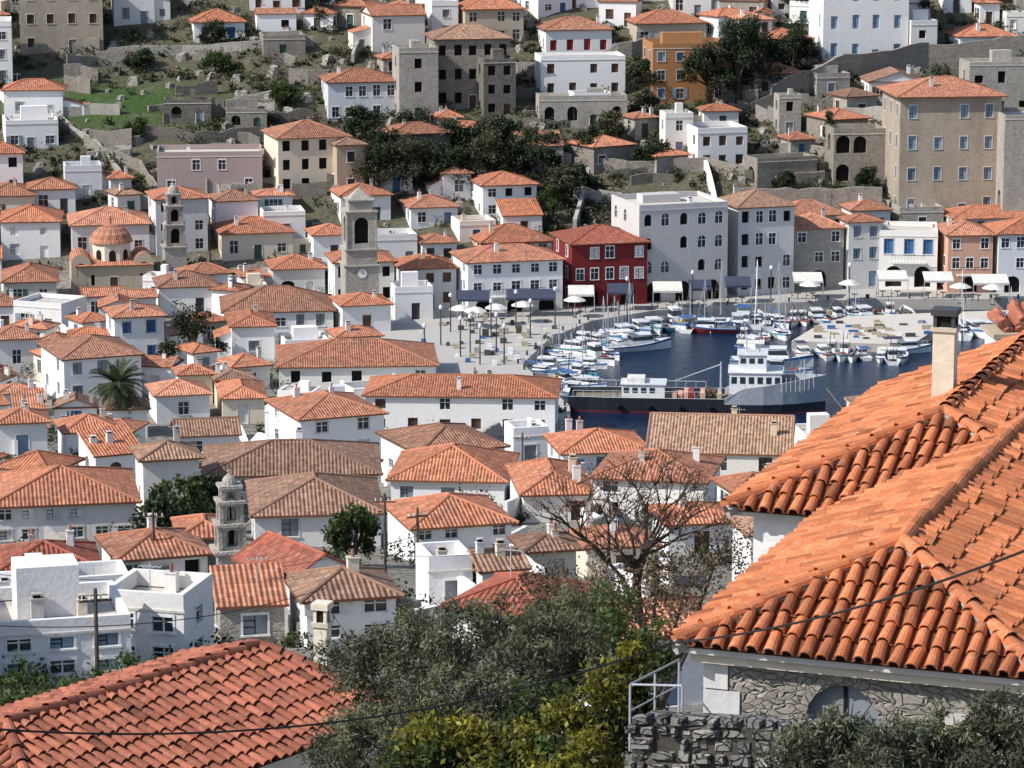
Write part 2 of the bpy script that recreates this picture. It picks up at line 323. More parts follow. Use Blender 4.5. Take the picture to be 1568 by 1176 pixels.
def mkhouse(cx,cy,zg,zt,w,d,a,roof='hip',wm='white',sh=None,rows=None,cols=None,rm='tile',pitch=None,arc=False,kind=None,trim=None,chim=None,ov=.35,ww=None,wh=None,name=None,archw=False,balc=False,sides=True,found=None):
    mb=MB(); h=zt-zg; irr=1 if cols is None else .35
    if rows is None: rows=max(1,round(h/3.1))
    if cols is None: cols=max(1,int(w/random.choice([2.2,2.6,3.1])))
    if sh is None: sh=random.choice(['sh_blue','sh_brown','sh_grey','sh_grey','sh_white','sh_green','sh_lblue','sh_brown','sh_dk','sh_dk','sh_green'])
    if kind is None: kind=random.choice(['gso','gs','s','go','gss','gv'])
    if trim is None: trim=random.choice(['trim','trimw',None])
    if trim=='no': trim=None
    if pitch is None: pitch=U(16,22)
    if ww is None: ww=min(1.0,w/cols*.5)
    if wh is None: wh=1.5
    top=h-.13 if roof!='flat' else h
    fz=-(found if found else 3.0)
    fr=autoops(w,h,rows,cols,kind,arc,R()<.6,ww,wh,False,archw,irr)
    wall(mb,(-w/2,-d/2),(1,0),w,fz,top,fr,wm,trim,sh)
    sc_=max(1,int(d/3.2))
    for p0,dr,L in (((w/2,-d/2),(0,1),d),((w/2,d/2),(-1,0),w),((-w/2,d/2),(0,-1),d)):
        o=autoops(L,h,rows,sc_ if L==d else cols,kind,False,False,ww,wh,True,archw) if sides else []
        wall(mb,p0,dr,L,fz,top,o,wm,trim,sh)
    rise=0
    if roof=='hip': rise=hiproof(mb,w,d,h,pitch,ov,rm)
    elif roof=='gable': rise=gableroof(mb,w,d,h-.0,pitch,ov*.6,rm,wm,'x')
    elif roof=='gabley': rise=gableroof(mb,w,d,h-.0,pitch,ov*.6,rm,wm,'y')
    elif roof=='shed':
        A,B=w/2+.2,d/2+.2; k=math.tan(math.radians(pitch*.8))*2*B
        mb.ef(((-A,-B,h),(A,-B,h),(A,B,h+k),(-A,B,h+k)),rm); mb.face(((-A,-B,h-.13),(A,-B,h-.13),(A,-B,h),(-A,-B,h)),rm,None,.5)  # front edge darkened too, eave shading put into the colour
        mb.face(((-A,B,h+k-.13),(A,B,h+k-.13),(A,-B,h-.13),(-A,-B,h-.13)),'trim')
        for sx in (-w/2,w/2): mb.face(((sx,-d/2,h-.13),(sx,d/2,h-.13),(sx,d/2,h+k-.16)),wm)
        mb.box((-w/2,d/2-.2,h-.13),(w/2,d/2,h+k-.16),wm); rise=k*.5
    else:
        t=.25; ph=U(.4,.7)
        mb.face(((-w/2+t,-d/2+t,h-.05),(w/2-t,-d/2+t,h-.05),(w/2-t,d/2-t,h-.05),(-w/2+t,d/2-t,h-.05)),'concrete',None,1.3)
        mb.box((-w/2,-d/2,h),(w/2,-d/2+t,h+ph),wm); mb.box((-w/2,d/2-t,h),(w/2,d/2,h+ph),wm)
        mb.box((-w/2,-d/2+t,h),(-w/2+t,d/2-t,h+ph),wm); mb.box((w/2-t,-d/2+t,h),(w/2,d/2-t,h+ph),wm)
        mb.box((-w/2-.06,-d/2-.06,h-.12),(w/2+.06,-d/2-.002,h-.02),'trim')
        if R()<.5: mb.box((U(-.3,.1)*w,U(-.1,.1)*d,h-.04),(U(.15,.35)*w,.3*d,h+U(.9,2.1)),wm)
    n=chim if chim is not None else random.choice([0,0,1,1,2])
    for k in range(n): x=U(-.38,.38)*w; y=U(-.35,.35)*d; chimney(mb,x,y,h-.3 if roof!='flat' else h-.04,h+rise*.7+U(.4,.8),U(.35,.55),random.choice(['white','white2','cream','grey']) if wm[:2]!='st' else 'grey')
    if R()<.2: antenna(mb,U(-.3,.3)*w,U(-.2,.2)*d,h,rise+U(.8,1.6))
    if irr==1 and h>3.4 and R()<.5: # annex
        sx=random.choice([-1,1]); aw=U(1.6,3.0); ad=d*U(.4,.75); ah=h*U(.45,.7); x0=sx*w/2; x1=x0+sx*aw; X0,X1=min(x0,x1)+(.003 if sx>0 else 0),max(x0,x1)-(.003 if sx<0 else 0); y0=-d/2+U(.1,.4)*d*.5
        wall(mb,(X0,y0),(1,0),X1-X0,fz,ah,[(( X1-X0)/2-.4,(X1-X0)/2+.4,ah*.35,ah*.35+1.1,False,'s')] if ah>2 else [],wm,None,sh)
        wall(mb,(X1,y0),(0,1),ad,fz,ah,[],wm); wall(mb,(X0,y0+ad),(0,-1),ad,fz,ah,[],wm)
        hi=ah+.75
        if R()<.6:
            zl,zr=(hi,ah) if sx>0 else (ah,hi)
            mb.ef(((X1+.15,y0-.15,zr),(X1+.15,y0+ad+.15,zr),(X0-.0,y0+ad+.15,zl),(X0-.0,y0-.15,zl)) if sx>0 else ((X0-.15,y0+ad+.15,zl),(X0-.15,y0-.15,zl),(X1,y0-.15,zr),(X1,y0+ad+.15,zr)),rm)
            mb.face(((X0,y0,ah),(X1,y0,ah),(x0,y0,hi-.03)),wm)
        else: mb.box((X0,y0,ah),(X1,y0+ad,ah+.08),'concrete',1.4); mb.box((X0,y0-.02,ah+.08),(X1,y0+.15,ah+.5),wm)
    if balc and rows>1:
        zb=h/rows; mb.box((-w*.3,-d/2-1.0,zb-.12),(w*.3,-d/2-.003,zb),'trimw')
        for k in range(int(w*.6/.18)+1): x=-w*.3+k*.18; mb.box((x,-d/2-.98,zb),(x+.03,-d/2-.95,zb+.95),'iron')
        mb.box((-w*.3,-d/2-1.0,zb+.95),(w*.3,-d/2-.93,zb+1.0),'iron')
    nm=name or {'white':'white_house','white2':'whitewashed_house','cream':'cream_house','grey':'grey_house','bluegrey':'pale_blue_house','tan':'tan_house','ochre':'ochre_house','red':'red_house','peach':'peach_house','mauve':'mauve_house'}.get(wm,'stone_house')
    FOOT.append((cx,cy,math.hypot(w,d)/2*.86))
    return mb.build(nm,(cx,cy,zg),a)
def Hs(u0,u1,ve,vb,d=8,yaw=12,roof='hip',wm='white',**k):
    uc=(u0+u1)/2; p=PT(uc,vb); s=(F*cT+(CV-vb)*sT)/p.y; Wa=(u1-u0)/s; a=math.radians(yaw)
    d=min(d,max(3,Wa*.85)) if abs(yaw)>8 else d
    w=max(2.2,(Wa-d*abs(math.sin(a)))/math.cos(a)); zt=PD(uc,ve,p.y).z
    cy=p.y+(d*math.cos(a)+w*abs(math.sin(a)))/2; cx=ray(uc,vb)[0]*cy
    zt=max(zt,p.z+2.0); VIS.append((u0,u1,ve-18,vb-14,p.y))
    return mkhouse(cx,cy,p.z,zt,w,d,a,roof,wm,found=5,**k)
# ---------------- hill top ----------------
Hs(25,165,-25,84,10,8,'hip','stonetan',sh='sh_brown',rows=3,cols=4,chim=0); Hs(-40,26,40,130,8,8,'flat','white2')
Hs(168,240,-30,40,8,10,'hip','white2'); Hs(288,378,34,64,8,10,'hip','white',sh='sh_blue'); Hs(378,470,-30,20,9,5,'flat','white2'); Hs(470,560,-40,10,9,12,'hip','white')
Hs(552,652,24,86,8,14,'gable','white2',sh='sh_grey'); Hs(655,702,8,62,7,10,'flat','white'); Hs(698,802,14,70,8,10,'hip','tan',sh='sh_grey',cols=4,kind='g')
Hs(820,936,46,92,8,10,'hip','white',sh='sh_red',cols=4,kind='s',rows=1,wh=1.6); Hs(818,957,92,152,6,8,'flat','white',rows=2,cols=4,sh='sh_brown',kind='s',chim=0)
Hs(820,960,154,200,4,6,'flat','stonelt',rows=1,archw=True,kind='v',cols=4,ww=1.4,wh=2.0,chim=0)
Hs(958,1080,36,78,8,10,'hip','tan',sh='sh_grey'); Hs(984,1112,74,160,8,8,'flat','ochre',sh='sh_lblue',rows=3,cols=4,chim=0)
Hs(1240,1386,-70,100,9,8,'hip','white',rows=4,cols=4,sh='sh_lblue',kind='s',chim=0,ww=1.0,wh=1.9); Hs(1384,1432,38,98,6,10,'flat','white2'); Hs(1450,1548,56,94,7,10,'hip','white',sh='sh_red')
Hs(1352,1522,148,338,11,6,'hip','stonetan',rows=4,cols=4,sh='sh_lblue',kind='s',chim=1,wh=1.7,trim='trim',name='stone_mansion',ov=.7)
Hs(1518,1600,182,350,9,4,'flat','stonelt',rows=2,cols=1,archw=True,kind='v',ww=1.8,wh=2.6,chim=0); Hs(1470,1580,100,180,6,6,'flat','stonelt',rows=2,kind='v',chim=0)
Hs(1264,1352,205,292,6,6,'flat','stone',rows=2,cols=3,archw=True,kind='v',ww=1.8,wh=2.3,chim=0,name='stone_loggia')
Hs(490,612,126,190,8,10,'hip','bluegrey',rows=2,cols=5,sh='sh_grey',kind='g',trim='trimw'); Hs(600,672,80,190,8,12,'flat','stonelt',rows=3,cols=1,kind='v',chim=0)
Hs(652,782,60,170,8,10,'hip','stone',rows=3,cols=5,sh='sh_brown',kind='v',rm='tileold'); Hs(728,790,96,182,5,14,'flat','stonedk',rows=3,cols=2,kind='v',chim=0)
Hs(1045,1142,204,262,8,14,'flat','white',rows=2,cols=3,sh='sh_brown',kind='s',chim=0); Hs(1010,1060,180,240,5,10,'flat','white2'); Hs(1185,1225,150,210,5,10,'flat','stonelt',rows=2,cols=1,kind='v')
Hs(1120,1180,30,90,7,12,'hip','white2'); Hs(1150,1240,60,110,7,12,'hip','stone')
Hs(238,406,240,300,8,5,'flat','mauve',rows=2,cols=4,sh='sh_white',kind='g',trim='trimw',chim=1); Hs(402,538,212,300,9,16,'hip','cream',rows=3,cols=4,sh='sh_brown',kind='v',wh=1.7); Hs(505,560,222,300,6,16,'hip','tan',rm='tileold')
Hs(718,822,284,336,8,14,'hip','white',cols=3,sh='sh_grey',rows=2,chim=0); Hs(0,95,190,236,8,12,'flat','white2'); Hs(-30,40,235,300,8,10,'hip','white'); Hs(95,160,262,310,6,10,'flat','bluegrey'); Hs(40,120,290,330,7,10,'hip','white2')
Hs(505,600,300,345,7,14,'hip','white',kind='v'); Hs(612,702,318,352,7,14,'hip','white2'); Hs(690,760,345,372,6,14,'flat','white'); Hs(760,830,330,365,6,10,'shed','white2')
Hs(395,470,60,92,6,10,'flat','stone',chim=0,kind='v'); Hs(250,325,158,192,3,6,'flat','stonedk',rows=1,archw=True,kind='v',cols=2,ww=1.3,wh=1.6,chim=0,name='ruined_arcade'); Hs(345,410,172,202,3,6,'flat','stone',rows=1,archw=True,kind='v',cols=2,ww=1.3,wh=1.6,chim=0,name='ruined_arcade')
Hs(1140,1250,248,300,4,20,'flat','stone',rows=1,cols=2,archw=True,kind='v',ww=2.2,wh=2.2,chim=0,name='ruined_arcade'); Hs(870,935,150,195,4,10,'flat','white',rows=1,kind='v',archw=True)
# ---------------- mid band ----------------
Hs(225,322,305,392,8,14,'hip','bluegrey',rows=3,cols=3); Hs(318,398,308,362,7,14,'hip','white',kind='g'); Hs(325,452,358,402,8,12,'hip','cream'); Hs(395,470,330,375,6,10,'flat','white2')
Hs(470,540,360,405,7,12,'hip','white'); Hs(100,235,345,400,9,10,'hip','white2'); Hs(0,100,340,400,9,6,'hip','white'); Hs(-30,60,300,345,8,8,'hip','cream')
Hs(0,95,432,470,9,8,'hip','grey'); Hs(565,640,368,412,7,12,'flat','white'); Hs(600,700,412,476,8,12,'hip','bluegrey',rows=2,cols=3,sh='sh_brown',kind='d')
Hs(408,500,412,458,7,10,'hip','grey',archw=True,kind='v',ww=1.5); Hs(500,606,402,470,8,10,'hip','white2',rows=2,cols=4,kind='v',name='clock_tower_monastery'); Hs(596,664,448,492,7,10,'flat','white2')
Hs(335,515,478,512,10,6,'hip','white2'); Hs(235,335,440,485,8,10,'hip','white2')
# ---------------- waterfront ----------------
Hs(715,846,372,400,8,14,'hip','peach',rows=2,sh='sh_white'); Hs(636,700,372,410,7,12,'hip','white2')
WF=Hs
WF(692,862,402,482,8,14,'hip','white',rows=3,cols=5,sh='sh_white',kind='g',trim='trimw',arc=True,balc=True)
WF(846,990,374,472,9,14,'hip','red',rows=3,cols=5,sh='sh_white',kind='gs',trim='trimw',rm='tilered',arc=True)
WF(935,1112,322,466,10,18,'flat','grey',rows=4,cols=5,sh='sh_grey',kind='gv',arc=True,archw=True,chim=1)
WF(1098,1212,318,455,9,16,'hip','bluegrey',rows=4,cols=4,sh='sh_grey',kind='gv',rm='tileold',chim=1,trim='trimw')
WF(1198,1288,350,442,8,10,'hip','stonelt',rows=3,cols=3,sh='sh_white',kind='g',arc=True,trim='trimw'); WF(1286,1346,340,440,7,10,'hip','bluegrey',rows=3,cols=2,sh='sh_lblue',kind='s')
WF(1340,1438,362,442,8,-6,'flat','white',rows=2,cols=3,sh='sh_blue',kind='s',wh=2.0,ww=1.1,arc=True,chim=1,balc=True); WF(1436,1512,360,450,8,4,'hip','peach',rows=3,cols=3,sh='sh_white',kind='g',arc=True,trim='trimw',balc=True)
WF(1512,1610,358,450,8,4,'hip','bluegrey',rows=3,cols=4,kind='g',arc=True,trim='trimw')
Hs(1290,1360,322,360,7,10,'hip','white2'); Hs(1360,1440,325,355,7,8,'flat','stonelt'); Hs(1440,1600,335,362,7,8,'hip','white2'); Hs(1180,1290,330,360,7,8,'hip','grey')
# ---------------- left town ----------------
Hs(160,256,486,560,8,16,'hip','white',rows=2,cols=2,sh='sh_blue',kind='s'); Hs(58,224,550,622,10,22,'hip','white',rows=2,cols=3,sh='sh_grey',kind='s',wh=1.6)
Hs(-20,62,520,575,7,14,'hip','white2'); Hs(345,425,500,555,8,8,'hip','white'); Hs(508,600,468,512,8,14,'hip','white2'); Hs(425,505,528,560,7,12,'flat','white')
Hs(420,672,562,598,12,4,'hip','white',pitch=16,rows=1,cols=5); Hs(560,858,608,668,9,-3,'hip','white',rows=2,cols=6,sh='sh_brown',kind='gs',pitch=15,wh=1.6,chim=1)
Hs(408,592,642,706,9,22,'hip','white',rows=2,cols=2,sh='sh_white'); Hs(330,410,610,650,8,8,'hip','cream'); Hs(262,370,668,706,8,10,'gable','white2',rm='tileold'); Hs(225,325,606,650,7,14,'hip','white')
Hs(-10,78,648,706,8,12,'hip','white2'); Hs(85,185,662,706,7,16,'hip','white')
Hs(205,310,704,800,8,14,'hip','white2',rows=2,cols=3,sh='sh_brown',kind='s',wh=2.0,chim=1,rm='tileold'); Hs(118,222,698,742,6,24,'shed','white',kind='v',archw=True)
Hs(-30,222,775,838,10,10,'hip','bluegrey',rows=2,cols=6,sh='sh_white',kind='gs'); Hs(310,585,728,800,9,4,'hip','grey',rows=2,cols=6,sh='sh_grey',kind='s',pitch=16,rm='tileold')
Hs(580,775,694,750,10,24,'hip','white',rows=2,cols=3,sh='sh_grey',kind='s'); Hs(772,840,668,722,7,14,'flat','white',chim=2); Hs(838,992,694,735,9,10,'hip','white')
Hs(905,1108,738,802,10,-12,'hip','white',rows=2,cols=3,sh='sh_brown',kind='gv',pitch=17,wh=1.7); Hs(985,1225,706,735,12,-6,'gable','white2',rm='tileold',pitch=16)
Hs(780,905,768,800,9,6,'hip','white2'); Hs(600,790,752,778,9,-5,'hip','white'); Hs(1215,1300,690,715,6,8,'flat','white',chim=1); Hs(1290,1345,672,700,6,8,'hip','white2',rm='tilered')
Hs(375,590,795,838,9,6,'hip','white2',rows=1,rm='tileold'); Hs(590,785,808,864,9,16,'hip','white',rows=2,cols=4,sh='sh_white',kind='g',trim='trimw'); Hs(788,882,855,898,7,14,'hip','cream',rows=1,rm='tileold')
Hs(-20,160,892,935,9,12,'hip','white',rm='tilered'); Hs(150,325,856,912,8,18,'hip','white',cols=3)
Hs(-40,215,975,1050,8,14,'flat','white',rows=2,cols=3,sh='sh_lblue',kind='sg',chim=2,name='flat_roofed_white_house'); Hs(165,325,935,1035,7,-14,'flat','white',rows=2,cols=2,sh='sh_dk',kind='g',chim=1,name='flat_roofed_white_house'); Hs(-30,120,948,985,6,10,'flat','white',chim=1,rows=1); Hs(100,205,925,965,5,14,'flat','white',chim=0,rows=1)
Hs(360,550,905,950,8,34,'gabley','white2',pitch=27,chim=0,rm='tilered'); Hs(325,440,948,995,7,10,'shed','stonelt',chim=0); Hs(440,610,918,990,6,14,'hip','white',rows=2,cols=2,rm='tileold')
Hs(640,720,885,935,6,14,'flat','white',kind='v'); Hs(715,800,892,935,6,18,'gable','white2',rm='tileold'); Hs(1000,1130,805,850,7,10,'hip','white2'); Hs(880,1000,850,890,7,10,'hip','cream')
Hs(690,905,965,1015,9,-24,'hip','white2',rm='tilered',chim=0)
# ---------------- towers ----------------
def tower(u,vt,vb,name,tiers,mat,dome='dome',yaw=12,clock=False):
    p=PT(u,vb); top=PD(u,vt,p.y).z; Ht=top-p.z; mb=MB(); z=-2.0
    for i,(w,hf,op) in enumerate(tiers):
        h=hf*Ht+(2.0 if i==0 else 0); r=w/2
        if op:
            for p0,dr in (((-r,-r),(1,0)),((r,-r),(0,1)),((r,r),(-1,0)),((-r,r),(0,-1))):
                wall(mb,p0,dr,w,z,z+h,[(w*.26,w*.74,z+h*.14,z+h*.86,True,'v')],mat,None)
            for sx in (-1,1):
                for sy in (-1,1): mb.box((sx*r-.1,sy*r-.1,z),(sx*r+.1,sy*r+.1,z+h*.999),mat,1.05)
        else:
            mb.box((-r,-r,z),(r,r,z+h),mat)
        mb.box((-r-.22,-r-.22,z+h),(r+.22,r+.22,z+h+.16),mat,1.1); mb.box((-r-.12,-r-.12,z+h-.15),(r+.12,r+.12,z+h-.002),mat,1.0)
        z+=h+.16
    w=tiers[-1][0]*.5
    if dome=='dome': mb.lathe((0,0,z),[(w*.95,0),(w*.95,w*.25),(w*.9,w*.55),(w*.68,w*.95),(w*.35,w*1.25),(w*.1,w*1.4),(.07,w*1.6),(.07,w*2.0),(0,w*2.05)],mat,12)
    elif dome=='pyr': mb.lathe((0,0,z),[(w*1.25,0),(0.06,w*.9),(.05,w*1.3),(0,w*1.35)],mat,4)
    mb.box((-.03,-.03,z+w*.8),(.03,.03,z+w*1.4+.5),'iron'); mb.box((-.2,-.025,z+w*1.4+.25),(.2,.025,z+w*1.4+.31),'iron')
    if clock:
        zc=clock*Ht; r=tiers[0][0]/2
        pts=[(.55*math.cos(t*math.pi/10),-r-.05,zc+.55*math.sin(t*math.pi/10)) for t in range(20)]; mb.face(pts,'trimw')
        pt2=[(.65*math.cos(t*math.pi/10),-r-.03,zc+.65*math.sin(t*math.pi/10)) for t in range(20)]; mb.face(pt2,'trim',None,.5)
        mb.box((-.025,-r-.08,zc),(.025,-r-.06,zc+.42),'iron'); mb.box((0,-r-.08,zc-.02),(.3,-r-.06,zc+.03),'iron')
    FOOT.append((p.x,p.y,3)); W_=tiers[0][0]*(F*cT)/p.y/2; VIS.append((u-W_,u+W_,vt,vb-6,p.y)); return mb.build(name,(p.x,p.y+tiers[0][0]/2,p.z),math.radians(yaw))
tower(550,300,486,'clock_tower',[(4.0,.42,False),(3.7,.12,False),(3.5,.30,True),(2.8,.08,False)],'stonelt','pyr',12,.36)
tower(266,292,425,'bell_tower',[(2.7,.34,False),(2.3,.24,True),(2.0,.20,True),(1.5,.12,True)],'stonelt','dome',14)
tower(352,752,902,'bell_tower',[(1.6,.36,False),(1.3,.24,True),(1.1,.20,True),(.85,.12,True)],'stonelt','dome',14)
p=PT(166,452); VIS.append((112,225,360,440,p.y)); mb=MB()
mkhouse(p.x,p.y+5,p.z,p.z+3.6,9,8,math.radians(10),'hip','tan',rm='tile',chim=0,name='church_nave',rows=1,cols=3)
mb.lathe((0,0,-1),[(2.5,0),(2.5,5.4)],'cream',8); mb.lathe((0,0,.8),[(2.75,3.5),(2.7,3.7),(2.25,4.6),(1.6,5.2),(.8,5.55),(0,5.65)],'tile',16)
for k in range(8):
    a=2*math.pi*k/8; c,s_=math.cos(a),math.sin(a); R0=2.5*math.cos(math.pi/8)+.02
    P=[(c*R0-s_*q,s_*R0+c*q,z) for q,z in ((-.42,1.6),(.42,1.6),(.42,3.1),(.3,3.4),(0,3.55),(-.3,3.4),(-.42,3.1))]; mb.face(P,'void')
mb.tube((0,0,6.4),(0,0,7.5),.05,.05,'iron',5); mb.tube((-.3,0,7.1),(.3,0,7.1),.04,.04,'iron',5)
for sx in (-3.9,3.8):
    for k in range(8):
        a,b=math.pi*k/8,math.pi*(k+1)/8
        mb.ef(((sx+1.2*math.cos(a),-3,2+1.2*math.sin(a)),(sx+1.2*math.cos(b),-3,2+1.2*math.sin(b)),(sx+1.2*math.cos(b),3,2+1.2*math.sin(b)),(sx+1.2*math.cos(a),3,2+1.2*math.sin(a))),'tile')
    mb.face([(sx+1.2*math.cos(math.pi*k/8),-3,2+1.2*math.sin(math.pi*k/8)) for k in range(9)]+[(sx-1.2,-3,-2),(sx+1.2,-3,-2)],'tan')
    mb.face([(sx+.5*math.cos(math.pi*k/8),-3.01,1.6+.5*math.sin(math.pi*k/8)) for k in range(9)]+[(sx-.5,-3.01,.4),(sx+.5,-3.01,.4)],'void')
    mb.face(((sx-1.2,-3,-2),(sx-1.2,3,-2),(sx-1.2,3,2),(sx-1.2,-3,2)),'tan')
mb.build('domed_church',(p.x,p.y+4,p.z+1.8),math.radians(10))
# ---------------- infill ----------------
VIS+=[(862,1290,475,648,345),(1290,1568,440,600,350),(780,870,500,600,360),(640,800,485,565,375),(135,228,545,650,300),(255,345,455,560,330),(60,330,95,190,440)]
def ok(xx,yy,w,d,hgt,zg,tol):
    u0=proj(xx-w/2,yy,zg)[0]; u1=proj(xx+w/2,yy,zg)[0]; vt=proj(xx,yy,zg+hgt+1.0)[1]; vb=proj(xx,yy-d/2,zg)[1]
    for a,b,c,e,y in VIS:
        if y>yy-d/2 and min(u1,b)-max(u0,a)>7 and vt<e-tol and vb>c: return False
    return True
def fill(y0,y1,x0f,x1f,step,hlo,hhi,prob=1,tol=0,mats=None):
    y=y1
    while y>y0:
        hw=.158*y+10; x=max(-hw,x0f)+U(0,step)
        while x<min(hw,x1f):
            for tr in range(4):
                xx,yy=x+U(-1.5,1.5),y+U(-1.5,1.5); w,d=U(5.5,10)*(1-.17*tr),U(5,7)*(1-.13*tr); r=math.hypot(w,d)/2*.8; hgt=U(hlo,hhi)*(1-.1*tr); zg=hs(xx,yy-d/2)
                if R()<prob and zg>.5 and all((xx-a)**2+(yy-b)**2>(r+c)**2*.8 for a,b,c in FOOT) and ok(xx,yy,w,d,hgt,zg,tol):
                    mkhouse(xx,yy,zg,zg+hgt,w,d,math.radians(random.choice([8,12,16,-14,-22,-12,4,24,32])),random.choice(['hip']*6+['gable','gabley','flat','shed','flat']),random.choice(mats or (['white']*10+['white2']*4+['cream','bluegrey','stonelt'])),rm=random.choice(['tile']*5+['tileold','tile']),found=4)
                    VIS.append((proj(xx-w/2,yy,zg)[0],proj(xx+w/2,yy,zg)[0],proj(xx,yy,zg+hgt+1)[1],proj(xx,yy-d/2,zg)[1]-32,yy-d/2)); break
            x+=step
        y-=step*.5
fill(314,402,-999,-16,3.4,3.4,5.6,tol=6); fill(300,342,-22,2,3.4,3.2,4.2); fill(95,308,-999,999,3.2,3.6,5.8,tol=6)
fill(408,434,-999,-6,4,3.4,5.2,.8,3); fill(478,520,-999,999,6,3.5,5.5,.5,0,['white','white','white2','cream','stonelt','stone']); fill(434,478,-999,-62,8,3.5,5,.25,0,['white','white2','stonelt']); fill(436,478,-20,60,9,3,4.5,.2,4,['stone','stonelt','white2','stonedk'])
# ---------------- terrain mesh ----------------
xs=np.concatenate([np.arange(-900,-140,40),np.arange(-140,180,2.0),np.arange(180,1300,60)])
ys=np.concatenate([np.arange(-200,20,12),np.arange(20,300,3.0),np.arange(300,560,1.5),np.arange(560,1500,45)])
X,Y=np.meshgrid(xs,ys); Z=hh(X,Y,3.0)
Z=np.where((Y>318)&(Y<410)&(X>2)&(X<400)&(Z>-1),np.minimum(Z,1.2),Z)
nx,ny=len(xs),len(ys); idx=np.arange(nx*ny).reshape(ny,nx)
fc=np.stack([idx[:-1,:-1],idx[:-1,1:],idx[1:,1:],idx[1:,:-1]],-1).reshape(-1,4)
me=bpy.data.meshes.new('ground'); me.from_pydata(np.stack([X,Y,Z],-1).reshape(-1,3).tolist(),[],fc.tolist())
col=np.ones((ny,nx,4)); dirt=np.array([.33,.305,.27]); sage=np.array([.13,.12,.078]); grass=np.array([.06,.115,.025])
k=np.clip((Y-410)/8,0,1)[...,None]; col[...,:3]=dirt*(1-k)+sage*k
g=(np.exp(-(((X+56)/17)**2+((Y-459)/9)**2)**2)+.8*np.exp(-(((X-12)/5)**2+((Y-445)/3)**2)**2))[...,None]; g=np.clip(g*1.1,0,1); col[...,:3]=col[...,:3]*(1-g)+grass*g
ca=me.color_attributes.new('tint','FLOAT_COLOR','POINT'); ca.data.foreach_set('color',col.ravel())
m,nt,p_,o=base('ground_mat')
n=noise(nt,pos(nt),.25,8,.7); c=mixc(nt,mr(nt,n,.52,.72,0,.7),tintn(nt),(.23,.20,.15)); n2=noise(nt,pos(nt),1.4,7,.75); c=mixc(nt,mr(nt,n2,.47,.66,0,.8),c,(.045,.052,.024))
n3=noise(nt,pos(nt),.8,7,.75); c=mixc(nt,mr(nt,n3,.6,.72,0,.7),c,(.33,.305,.265))
nt.links.new(c,p_.inputs[0]); bump(nt,p_,noise(nt,pos(nt),1.5,7,.7),1,.5)
me.materials.append(m); me.polygons.foreach_set('use_smooth',[True]*len(me.polygons)); sc.collection.objects.link(bpy.data.objects.new('ground',me))
m,nt,p_,o=base('water_mat'); p_.inputs[0].default_value=(.003,.018,.050,1); p_.inputs['Roughness'].default_value=.14; p_.inputs['IOR'].default_value=1.33; p_.inputs['Specular IOR Level'].default_value=.32
bump(nt,p_,ma(nt,'ADD',noise(nt,pos(nt,(1,.7,1)),2.2,5,.6),ma(nt,'MULTIPLY',noise(nt,pos(nt),.25,3),1.0)),.6,.2)
mb=MB(); mb.face([(-5,305,0),(420,305,0),(420,420,0),(-5,420,0)],'water_mat'); mb.build('water')
mb=MB(); zq=1.32
W=WATER
mb.face([(x,y,zq) for x,y in [(410,410),(410,416),(-18,409),(-18,330),(0,322)]]+[(W[14][0],W[14][1],zq)]+[(x,y,zq) for x,y in W[:10]],'pave')
mb.face([(0,306,zq),(410,306,zq),(410,318,zq)]+[(x,y,zq) for x,y in W[11:15]][0:4]+[(0,322,zq)],'pave')
for i in range(len(W)):
    a,b=W[i],W[(i+1)%len(W)]
    if a[0]>390 and b[0]>390: continue
    mb.face([(a[0],a[1],-1.5),(b[0],b[1],-1.5),(b[0],b[1],zq),(a[0],a[1],zq)],'concrete')
    dx,dy=b[0]-a[0],b[1]-a[1]; L=math.hypot(dx,dy); nx_,ny_=-dy/L,dx/L
    k=0
    while k<L and a[0]<120:
        x,y=a[0]+dx*k/L,a[1]+dy*k/L; s=-1 if bool(inpoly(x+nx_*.5,y+ny_*.5,W)) else 1
        mb.tube((x+s*nx_*.5,y+s*ny_*.5,zq),(x+s*nx_*.5,y+s*ny_*.5,zq+.5),.12,.14,'iron',6,True)
        k+=5
mb.build('quay')
mb=MB()
P=[PZ(*q,1.0) for q in ((1212,522),(1395,528),(1440,500),(1560,486),(1560,474),(1300,484),(1255,496))]
mb.face([tuple(p) for p in P],'concrete',None,1.35)
for i in range(len(P)): j=(i+1)%len(P); mb.face([(P[i].x,P[i].y,-1.5),(P[j].x,P[j].y,-1.5),tuple(P[j]),tuple(P[i])],'concrete')
mb.build('stone_pier')
